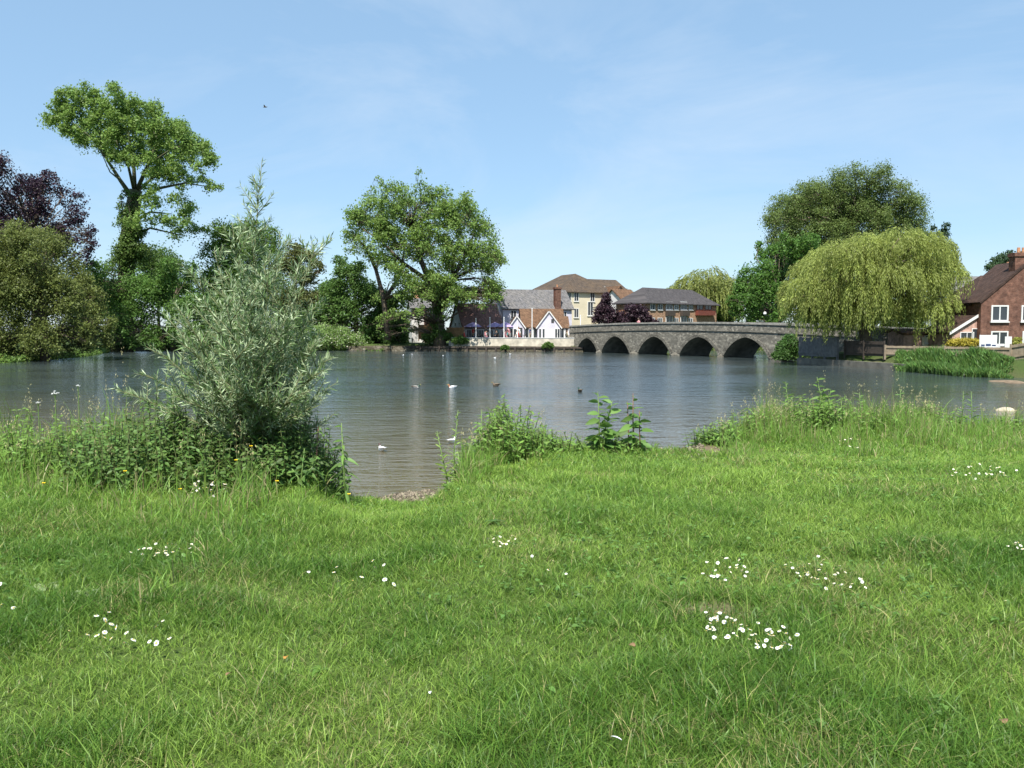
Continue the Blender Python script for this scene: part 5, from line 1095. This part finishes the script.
# twin globe lamp
p = Vector((wx(770.5, 84), 84, hz(wx(770.5, 84), 84))); root = empty('street_lamp', p, 'lamp post with two white globes in front of the bright green tree', 'street lamp'); zt = pz(313.5, 84)
m = MB(); m.tube([p, (p.x, p.y, zt - .25)], [.06, .045], 8); m.build('post', M['darkmetal'], root); m = MB(); m.tube([(p.x - .64, p.y, zt - .18), (p.x, p.y, zt - .25), (p.x + .64, p.y, zt - .18)], [.025, .03, .025], 6); m.build('arm', M['darkmetal'], root)
for sg in (-1, 1): m = MB(); cx = p.x + sg * .64; m.tube([(cx, p.y, zt + .17 * math.cos(t)) for t in np.linspace(3.14, 0, 8)], [max(.005, .17 * math.sin(t)) for t in np.linspace(3.14, 0, 8)], 10); m.build('globe', M['globe'], root, smooth=True)
for i, (px, py, w_, h_, lab, mt) in enumerate(((1005, 411, .56, .12, 'pale cream rounded stone lying in the shallow water at the right', 'palestone'), (1004, 381.5, 1.7, .07, 'brown muddy stone at the water edge below the reeds', 'mudstone'), (990, 377, .7, .05, 'small flat pale stone just left of the muddy stone', 'palestone'), (1019, 383, 1.3, .06, 'flat brown stone at the far right water edge', 'mudstone'))):
    p = onwater(px, py); bm = bmesh.new(); bmesh.ops.create_icosphere(bm, subdivisions=3, radius=1)
    for v in bm.verts:
        n = .12 * (math.sin(v.co.x * 3 + i) + math.cos(v.co.y * 4 + i * 2)) * .6; v.co = Vector((v.co.x * w_ / 2 * (1 + n), v.co.y * w_ * .35 * (1 + n), v.co.z * h_ * (1 + n * .5)))
    me = bpy.data.meshes.new('stone'); bm.to_mesh(me); bm.free(); me.materials.append(M[mt]); me.polygons.foreach_set('use_smooth', [True] * len(me.polygons)); tag(link('river_stone', me, loc=p), lab, 'stone', 'stones at the water edge')

# ---------------------------------------------------------------- birds
def bird_mesh(kind):
    k = {'gull': [(-.21, .12, .006, .004, 1), (-.14, .10, .035, .022, 0), (-.06, .07, .07, .065, 0), (.03, .05, .078, .075, 0), (.10, .07, .06, .06, 0), (.135, .13, .032, .032, 0), (.15, .185, .036, .036, 2), (.18, .19, .026, .026, 2), (.20, .186, .01, .01, 3), (.235, .178, .003, .003, 3)],
         'duck': [(-.29, .13, .008, .006, 1), (-.21, .11, .05, .03, 1), (-.10, .08, .10, .085, 0), (.04, .06, .11, .095, 0), (.14, .08, .085, .08, 0), (.185, .16, .04, .04, 2), (.20, .225, .042, .045, 2), (.24, .235, .034, .036, 2), (.265, .22, .018, .012, 3), (.32, .21, .016, .006, 3)]}[kind]
    m = MB(); m.tube([(a[0], 0, a[1]) for a in k], [(a[2], a[3]) for a in k], 10, mi=[a[4] for a in k[1:]])
    return m
def bird(kind, p, rz, label, mats, group, wingm, sc=1):
    m = bird_mesh(kind); me = m.mesh(kind, [M[q] for q in mats], Vector(), True); o = link(kind, me, loc=p); sc *= .72; o.rotation_euler = (0, 0, rz); o.scale = (sc, sc, sc)
    tag(o, label, kind, group)
    for sg in (-1, 1):
        wm_ = MB(); s2 = 1.0 if kind == 'gull' else 1.35
        wm_.tube([(-.24 * s2, sg * .02, .125 * s2), (-.12 * s2, sg * .055 * s2, .105 * s2), (0, sg * .066 * s2, .09 * s2), (.07 * s2, sg * .05 * s2, .09 * s2)], [.004, (.018, .035), (.022, .042), .006], 8)
        wme = wm_.mesh('wing', M[wingm], Vector(), True); c = bpy.data.objects.new('wing', wme); COL.objects.link(c); c.parent = o
    return o
GW = ['gullwhite', 'gullgrey', 'gullwhite', 'beak']; GH = ['gullwhite', 'gullgrey', 'gullhead', 'beak']
bg_ = 'gulls floating on the river'
bird('gull', onwater(382, 451), 2.2, 'white gull floating nearest the gravel cove, the left of the near two', GH, bg_, 'gullgrey'); bird('gull', onwater(452, 443), .9, 'white gull floating near the cove, the right of the near two', GW, bg_, 'gullgrey')
for (px, py, lab, sc) in ((495, 359, 'small white gull on the far water, nearer of the pair below the terrace', 1.4), (510, 355, 'small white gull on the far water just below the terrace wall', 1.4), (443, 357, 'small white gull on the far water below the leaning trunk', 1.2), (412, 355, 'small pale gull on the far water left of the leaning trunk', 1.1), (403, 356, 'small pale gull furthest left on the far water', 1.1), (755, 357.5, 'white gull in the shadow of the rightmost bridge arch', 1.3), (773, 357.5, 'white gull on the water between the rightmost arch and the round bush', 1.3), (964, 376.5, 'white gull at the water edge in front of the reeds', 1.3)):
    bird('gull', onwater(px, py), random.uniform(0, 6.28), lab, GW, bg_, 'gullgrey', sc)
dg_ = 'ducks swimming on the river'
bird('duck', onwater(416, 388.5), .3, 'drake with dark green head swimming behind the left gull', ['ducksilver', 'duckbrown', 'duckgreen', 'duckbill'], dg_, 'duckbrown'); bird('duck', onwater(452, 388.5), 3.0, 'white flanked duck with rusty head in mid river', ['gullwhite', 'gullwhite', 'duckred', 'duckbill'], dg_, 'gullwhite')
bird('duck', onwater(496, 386), 2.9, 'dark brown duck low on the water in mid river', ['duckbrown'] * 3 + ['duckbill'], dg_, 'duckbrown'); bird('duck', onwater(580, 392), 1.9, 'dark duck swimming alone above the dock plants', ['duckbrown', 'duckbrown', 'duckgreen', 'duckbill'], dg_, 'duckbrown')
p = P(265, 107, 70); m = MB(); m.tube([p + Vector((-.18, 0, 0)), p + Vector((-.05, 0, 0)), p + Vector((.1, 0, 0)), p + Vector((.2, 0, .01))], [.005, .05, .045, .01], 8)
o = m.build('flying_bird', M['duckbrown'], loc=p, smooth=True); tag(o, 'tiny dark bird flying in the sky right of the tallest tree', 'bird')
for sg in (-1, 1):
    m = MB(); q0 = p + Vector((0, 0, .02)); m.hexa(q0 + Vector((-.05, 0, 0)), q0 + Vector((.06, 0, 0)), q0 + Vector((.02, sg * .25, .08)), q0 + Vector((-.06, sg * .25, .08)), q0 + Vector((-.05, 0, .012)), q0 + Vector((.06, 0, .012)), q0 + Vector((.02, sg * .25, .09)), q0 + Vector((-.06, sg * .25, .09))); m.build('wing', M['duckbrown'], o)

# ---------------------------------------------------------------- single plants on the near bank
def bank_plant(name, label, px, D, top_py, leaf_l, leaf_w, n, droop=.2, up=.5, col=(.065, .13, .03), stemm='stem', stems=1, group='tall weeds on the near bank', spike=False, cat='plant', lean=.05):
    x = wx(px, D); z = hz(x, D); p = Vector((x, D, z)); root = empty(name, p, label, cat, group); st = MB(); C, A, Nn, Ls = [], [], [], []
    H = pz(top_py, D) - z
    for s in range(stems):
        h = H * (1 if s == 0 else random.uniform(.55, .9)); b = p + Vector((random.gauss(0, .05), random.gauss(0, .05), 0)) * (s > 0); e = b + Vector((random.gauss(0, lean) + (random.gauss(0, .12) if s else 0), random.gauss(0, lean), h))
        mid_ = b.lerp(e, .5) + Vector((random.gauss(0, .02), random.gauss(0, .02), 0)); st.tube([b - Vector((0, 0, .05)), mid_, e], [.011, .008, .004], 6)
        for i in range(n):
            t = .12 + .86 * (i + random.random() * .6) / n; q = (b.lerp(mid_, t * 2) if t < .5 else mid_.lerp(e, t * 2 - 1)); an = i * 2.4 + random.gauss(0, .4)
            C.append(q); A.append((math.cos(an), math.sin(an), up - droop * 2 * (1 - t) + random.gauss(0, .15))); Nn.append((random.gauss(0, .8), random.gauss(-.5, .6), .8)); Ls.append(1.35 * leaf_l * random.uniform(.75, 1.2) * (1.15 - .7 * t if not spike else (1.2 - .75 * t)))
    C, A, Nn, Ls = map(np.array, (C, A, Nn, Ls)); V1, F1, c1 = [], [], []
    cols = vary(col, len(C), .2, .15)
    # leaf in two joined spans so that it arches
    S = norm(np.cross(norm(A), Nn)); U = np.cross(S, norm(A)); A1 = norm(A); k = 6
    prof = [(0, .12), (.2, .75), (.45, 1.0), (.7, .75), (.9, .32), (1.0, .03)]; vs = []
    for (t, w_) in prof:
        cpt = C + A1 * (Ls * t)[:, None] - np.array([0, 0, 1.]) * (droop * Ls * t * t)[:, None]
        ww = (Ls * leaf_w / leaf_l * w_ * .5)[:, None]; vs += [cpt - S * ww + U * ww * .3, cpt, cpt + S * ww + U * ww * .3]
    V = np.stack(vs, 1).reshape(-1, 3); nb = len(prof) * 3; bb = (np.arange(len(C)) * nb)[:, None]
    F = np.concatenate([bb + np.array(q) for i in range(len(prof) - 1) for q in ([3 * i, 3 * i + 1, 3 * i + 4, 3 * i + 3], [3 * i + 1, 3 * i + 2, 3 * i + 5, 3 * i + 4])], 0)
    st.build('stem', M[stemm], root, fix=False, smooth=True); link('foliage', np_mesh('foliage', V - np.array(p), [F], M['leaf'], np.repeat(cols, nb, 0), True), root)
    return root
bank_plant('dock_plant', 'upright broad leaved dock plant on the bank edge, the left of a pair', 600, 11.2, 392, .20, .085, 15, .25, .55, stems=3)
bank_plant('dock_plant', 'upright dock plant with reddish stem on the bank edge, the right of a pair', 636, 11.2, 393, .17, .075, 12, .25, .5, stemm='redstem', stems=3)
bank_plant('comfrey_plant', 'leafy plant with long drooping leaves at the right foot of the willow bush', 345, 8.4, 424, .14, .032, 26, .5, .5, stems=1, col=(.075, .14, .035))
bank_plant('comfrey_plant', 'shorter leafy plant just left of the drooping leaved plant', 316, 8.6, 428, .12, .035, 14, .4, .4, stems=1, col=(.06, .115, .03), stemm='redstem')
bank_plant('dead_nettle', 'dark leafy plant with broad leaves beside the worn soil under the willow bush', 298, 8.3, 450, .09, .045, 14, .4, .3, stems=4, col=(.045, .095, .025))
bank_plant('thistle_plant', 'spiky topped leafy plant on the grassy bank right of the cove', 479, 10.6, 410, .15, .035, 22, .3, .6, stems=2, spike=True)
bank_plant('thistle_plant', 'slender yellowish plant at the left of the grassy bank by the cove', 455, 10.2, 410, .10, .02, 30, .2, .8, stems=2, spike=True, col=(.12, .19, .04))
bank_plant('thistle_plant', 'bushy plant at the top of the grassy bank right of the cove', 510, 10.8, 425, .12, .03, 18, .3, .6, stems=5, spike=True)
bank_plant('willowherb', 'slim upright willowherb on the right bank, the leftmost of the row', 794, 13.6, 382, .15, .03, 26, .25, .7, stems=1, spike=True)
bank_plant('willowherb', 'tallest leafy willowherb clump on the right bank', 823, 13.8, 377, .21, .05, 22, .3, .55, stems=4, spike=True, col=(.075, .145, .03))
bank_plant('willowherb', 'willowherb with flat pale top in the middle of the right bank', 860, 14.0, 392, .15, .035, 18, .2, .5, stems=2, spike=True, col=(.09, .15, .045))
bank_plant('willowherb', 'slim willowherb between the flat topped one and the bank end', 903, 14.2, 390, .15, .03, 20, .25, .6, stems=2, spike=True)
bank_plant('willowherb', 'leafy stem at the right of the bank, left of the last pair', 916, 14.0, 405, .13, .03, 16, .25, .6, stems=3, spike=True)
bank_plant('willowherb', 'thin willowherb near the right end of the bank, left of the last two', 961, 14.2, 391, .12, .02, 20, .2, .8, stems=1, spike=True)
bank_plant('willowherb', 'thin willowherb nearest the right end of the bank', 974, 14.2, 391, .12, .02, 20, .2, .8, stems=1, spike=True)
bank_plant('willowherb', 'low bushy leafy plant at the left end of the right bank', 712, 12.2, 430, .12, .03, 16, .3, .5, stems=6, spike=True, col=(.06, .12, .03))
bank_plant('willowherb', 'low leafy plant behind the grass at the middle left of the right bank', 750, 13.2, 418, .12, .03, 16, .3, .5, stems=5, spike=True, col=(.06, .12, .03))
def flower(name, p, h, label, cat, group, head, lean=.02, stemr=.0022):
    p = Vector(p); root = empty(name, p, label, cat, group); e = p + Vector((random.gauss(0, lean), random.gauss(0, lean), h))
    m = MB(); m.tube([p - Vector((0, 0, .01)), p.lerp(e, .6) + Vector((.004, 0, 0)), e], [stemr * 1.2, stemr, stemr * .8], 5); m.build('stem', M['stem'], root, fix=False)
    head(e, root); return root
def umbel(e, root, k=1.0):
    m = MB(); mr = MB()
    for i in range(11):
        an = i * 2.4; r = .013 * math.sqrt(i) * k; c = e + Vector((math.cos(an) * r, math.sin(an) * r, (.035 - r * .5 + random.uniform(-.010, .010)) * k)); mr.tube([e - Vector((0, 0, .03)), c], [.0012, .001], 4)
        for j in range(6): a2 = j * 1.047; d = Vector((math.cos(a2), math.sin(a2), 0)) * .007; m.tube([c + d * .9, c + d * .9 + Vector((0, 0, .005))], [.0032 * k, .003 * k], 6)
    m.build('flowers', M['petal'], root, fix=False); mr.build('rays', M['stem'], root, fix=False)
for (px, py, D, lab) in ((55, 395, 9.2, 'white umbel flower head on a tall stem above the left nettles'), (78, 387, 9.6, 'smaller pale umbel flower right of the white umbel'), (38, 404, 9.2, 'small half open umbel left of the white umbel')):
    q = P(px, py, D); z = hz(q.x, D); flower('umbel_flower', (q.x, D, z), q.z - z, lab, 'flower', 'umbel flowers on the left bank', lambda e, ro: umbel(e, ro, 1.0 if px == 55 else .5), .0, .006)
def cup(e, root):
    m = MB()
    for i in range(5):
        a = i * 1.2566; d = Vector((math.cos(a), math.sin(a), 0)); s = Vector((-d.y, d.x, 0)); U = Vector((0, 0, 1))
        m.add([e, e + d * .008 + s * .009 + U * .006, e + d * .017 + s * .006 + U * .013, e + d * .017 - s * .006 + U * .013, e + d * .008 - s * .009 + U * .006], [(0, 1, 2, 3, 4)])
    m.build('petals', M['yellow'], root, fix=False)
for i, (px, py, lab) in enumerate(((125, 472, 'yellow buttercup at the foot of the left nettles'), (43.6, 484, 'yellow buttercup furthest left in the bank grass'), (180, 490, 'yellow buttercup just left of the daisies below the willow bush'), (277, 482, 'yellow buttercup at the bare soil under the willow bush'), (236, 461, 'yellow buttercup among the nettles below the middle of the willow bush'), (251, 447, 'yellow buttercup highest among the nettles'), (349, 495, 'yellow buttercup at the grass edge beside the cove'))):
    D = 7.6 if i in (0, 1, 2, 3) else (7.9 if i < 6 else 7.4); q = P(px, py, D); z = hz(q.x, D); h = max(.08, q.z - z); flower('buttercup', (q.x, D, z), h, lab, 'flower', 'buttercups in the bank grass', cup, 0)
# daisies
def daisy_mesh(seed):
    r = random.Random(seed); m = MB(); n = 17
    for i in range(n):
        a = 6.283 * i / n + r.gauss(0, .05); d = Vector((math.cos(a), math.sin(a), 0)); s = Vector((-d.y, d.x, 0)); R_ = .0155 * r.uniform(.9, 1.1); up = r.uniform(.0, .004)
        m.add([d * .003, d * R_ * .6 + s * .0026 + Vector((0, 0, up)), d * R_ + s * .0015 + Vector((0, 0, up * .6)), d * R_ - s * .0015 + Vector((0, 0, up * .6)), d * R_ * .6 - s * .0026 + Vector((0, 0, up))], [(0, 1, 2, 3, 4)], 0)
    m.tube([(0, 0, -.001), (0, 0, .003), (0, 0, .0045)], [.0068, .0068, .004], 9, mi=1); m.tube([(0, 0, -.075), (.003, 0, -.03), (0, 0, 0)], [.0012, .0012, .0012], 4, mi=2)
    return m.mesh('daisy', [M['petal'], M['pollen'], M['stem']])
DM = [daisy_mesh(i) for i in range(4)]
def daisies(pts, label, zup=.055, sc=1.0):
    zup *= 1.35
    for (px, py) in pts:
        g = G(px, py + 4); o = bpy.data.objects.new('daisy', random.choice(DM)); COL.objects.link(o); o.location = g + Vector((0, 0, zup * random.uniform(.8, 1.25)))
        o.rotation_euler = (random.gauss(.3, .35), random.gauss(0, .35), random.random() * 6.28); s = sc * random.uniform(.40, .66); o.scale = (s, s, s); tag(o, label, 'daisy', label.replace('white daisy in', 'daisies of').replace('single white daisy', 'daisies'))
def ell(cx, cy, rx, ry, n, ang=0):
    out = []
    for _ in range(int(n * 1.5)):
        r = math.sqrt(random.random()); a = random.random() * 6.28; x, y = r * math.cos(a) * rx * 1.15, r * math.sin(a) * ry * 1.3; out.append((cx + x * math.cos(ang) - y * math.sin(ang), cy + x * math.sin(ang) + y * math.cos(ang)))
    return out
daisies([(70, 655), (88, 652), (97, 631), (105.5, 633), (110, 632.6), (106.5, 640.5), (112, 640), (117, 645), (127, 649), (140, 651), (157, 649.5), (163.5, 643.6), (170, 654), (150, 655.7), (157, 658), (125, 659), (134, 661), (105.5, 652), (97.7, 655.7), (105.5, 659.6), (112, 656.7)], 'white daisy in the loose clump at the bottom left of the lawn', .075, 1.25)
daisies(ell(165, 559, 31, 6, 20, -.12), 'white daisy in the flat clump at the left, midway up the lawn', .055, 1.1)
daisies(ell(208, 503, 17, 6, 16), 'white daisy in the tight clump below the willow bush', .13, 1.3)
daisies([(309, 588), (334, 582), (337, 581), (339, 594), (353, 590), (362, 590), (373, 574), (375, 578), (384, 580), (385, 592), (394, 595)], 'white daisy in the sparse row left of the lawn centre', .07, 1.35)
daisies(ell(503, 548, 13, 5, 12), 'white daisy in the small clump at the lawn centre', .055, 1.1)
daisies([(532, 567), (549, 579), (553, 568), (558, 573), (566, 583), (548, 579)], 'white daisy in the few scattered just right of the lawn centre', .055, 1.1)
daisies(ell(725, 579, 20, 10, 22), 'white daisy in the round clump at the right of the lawn centre', .055, 1.1)
daisies(ell(827, 584, 40, 11, 34, .3), 'white daisy in the long slanting clump at the right of the lawn', .055, 1.05)
daisies(ell(743, 644, 50, 13, 46, .25), 'white daisy in the biggest clump by the bare red soil', .06, 1.1)
daisies(ell(1016, 554, 9, 4, 7), 'white daisy in the small clump at the right edge of the lawn', .055, 1.1)
daisies(ell(980, 480, 34, 6, 26), 'white daisy in the far clump at the right of the lawn', .09, 1.4)
daisies(ell(845, 452, 13, 8, 11), 'white daisy in the far clump among tall bank grass', .12, 1.5)
daisies([(14, 617), (2, 617), (1, 594), (1, 618)], 'white daisy in the few at the left edge of the lawn', .055, 1.3)
daisies([(903, 606)], 'single white daisy right of the slanting clump'); daisies([(1005, 611)], 'single white daisy near the right edge of the lawn'); daisies([(904, 626)], 'single white daisy on its own below the slanting clump', .06, 1.5)
# fallen leaves, feather, dock rosettes
def flat_leaf(px, py, l, w_, mt, name, label, cat, zup=.05):
    p = G(px, py) + Vector((0, 0, zup)); m = MB(); n = 7; a0 = random.random() * 6.28; d = Vector((math.cos(a0), math.sin(a0), .08)); s = Vector((-d.y, d.x, .25)); vs = []; l *= .8; w_ *= .8
    for i in range(n):
        t = i / (n - 1); ww = w_ * .5 * max(.05, math.sin(math.pi * min(1, t * .97 + .03))**.8); c = p + d * l * (t - .5) + Vector((0, 0, -.25 * l * (t - .5)**2))
        vs += [c - s * ww + Vector((0, 0, ww * .35)), c, c + s * ww + Vector((0, 0, ww * .35))]
    m.add(vs, [q for i in range(n - 1) for q in ((3 * i, 3 * i + 1, 3 * i + 4, 3 * i + 3), (3 * i + 1, 3 * i + 2, 3 * i + 5, 3 * i + 4))]); m.add([v - Vector((0, 0, .0015)) for v in vs], [q[::-1] for i in range(n - 1) for q in ((3 * i, 3 * i + 1, 3 * i + 4, 3 * i + 3), (3 * i + 1, 3 * i + 2, 3 * i + 5, 3 * i + 4))])
    tag(m.build(name, M[mt], loc=p, fix=False, smooth=True), label, cat)
flat_leaf(286, 668, .045, .03, 'deadleaf', 'fallen_leaf', 'bright orange fallen leaf lying on the lawn', 'leaf', .045); flat_leaf(229, 688, .05, .03, 'brownleaf', 'fallen_leaf', 'light brown fallen leaf below left of the orange one', 'leaf', .055)
flat_leaf(1003, 736, .06, .035, 'brownleaf', 'fallen_leaf', 'dry brown leaf in the bottom right corner of the lawn', 'leaf', .05); flat_leaf(632, 656, .05, .03, 'brownleaf', 'fallen_leaf', 'small brown leaf left of the biggest daisy clump', 'leaf', .05)
flat_leaf(616, 760, .05, .014, 'feather', 'feather', 'small white feather in the grass at the bottom of the view', 'feather', .07); flat_leaf(430, 708, .03, .014, 'feather', 'feather', 'tiny pale feather in the grass near the bottom, left of centre', 'feather', .06)
def rosette(px, py, n, l, w_, col, label):
    g = G(px, py); l *= .62; w_ *= .62; n += 3; root = empty('weed_rosette', g, label, 'weed', 'broad leaved weeds in the lawn'); an = rng.random(n) * 6.28; A = np.stack([np.cos(an), np.sin(an), .25 + .35 * rng.random(n)], 1); C = np.tile(np.array(g) + np.array([0, 0, .02]), (n, 1))
    Ls = l * (.7 + .5 * rng.random(n)); V, F, c = arched(C, A, np.tile([0, 0, 1.], (n, 1)) + .3 * rng.normal(size=(n, 3)), Ls, w_, .45, vary(col, n, .15, .1)); link('leaves', np_mesh('leaves', V - np.array(g), [F], M['leaf'], c), root)
for (px, py, n, l, w_, col, lab) in ((45, 592, 6, .20, .055, (.17, .22, .11), 'pale grey green large leaved weed at the left of the lawn'), (85, 598, 5, .18, .05, (.17, .22, .11), 'pale grey green weed just right of the large leaved one'), (495, 525, 9, .16, .06, (.05, .10, .025), 'dark broad leaved weed below the right bank of the cove'), (628, 664, 8, .12, .045, (.06, .11, .03), 'dark leaved weed left of the biggest daisy clump'), (210, 628, 7, .11, .03, (.08, .14, .03), 'small leaved weed left of the orange leaf'), (845, 702, 8, .12, .035, (.09, .13, .05), 'grey green weed at the lower right of the lawn'), (320, 676, 7, .10, .04, (.08, .15, .03), 'small weed right of the orange leaf'), (620, 490, 9, .14, .05, (.05, .10, .025), 'dark weed on the lawn below the dock plants'), (270, 545, 6, .15, .04, (.10, .17, .05), 'upright pale leaved weed on the lawn below the comfrey'), (905, 545, 10, .13, .05, (.045, .09, .022), 'dark weed tuft at the right of the lawn')):
    rosette(px, py, n, l, w_, col, lab)
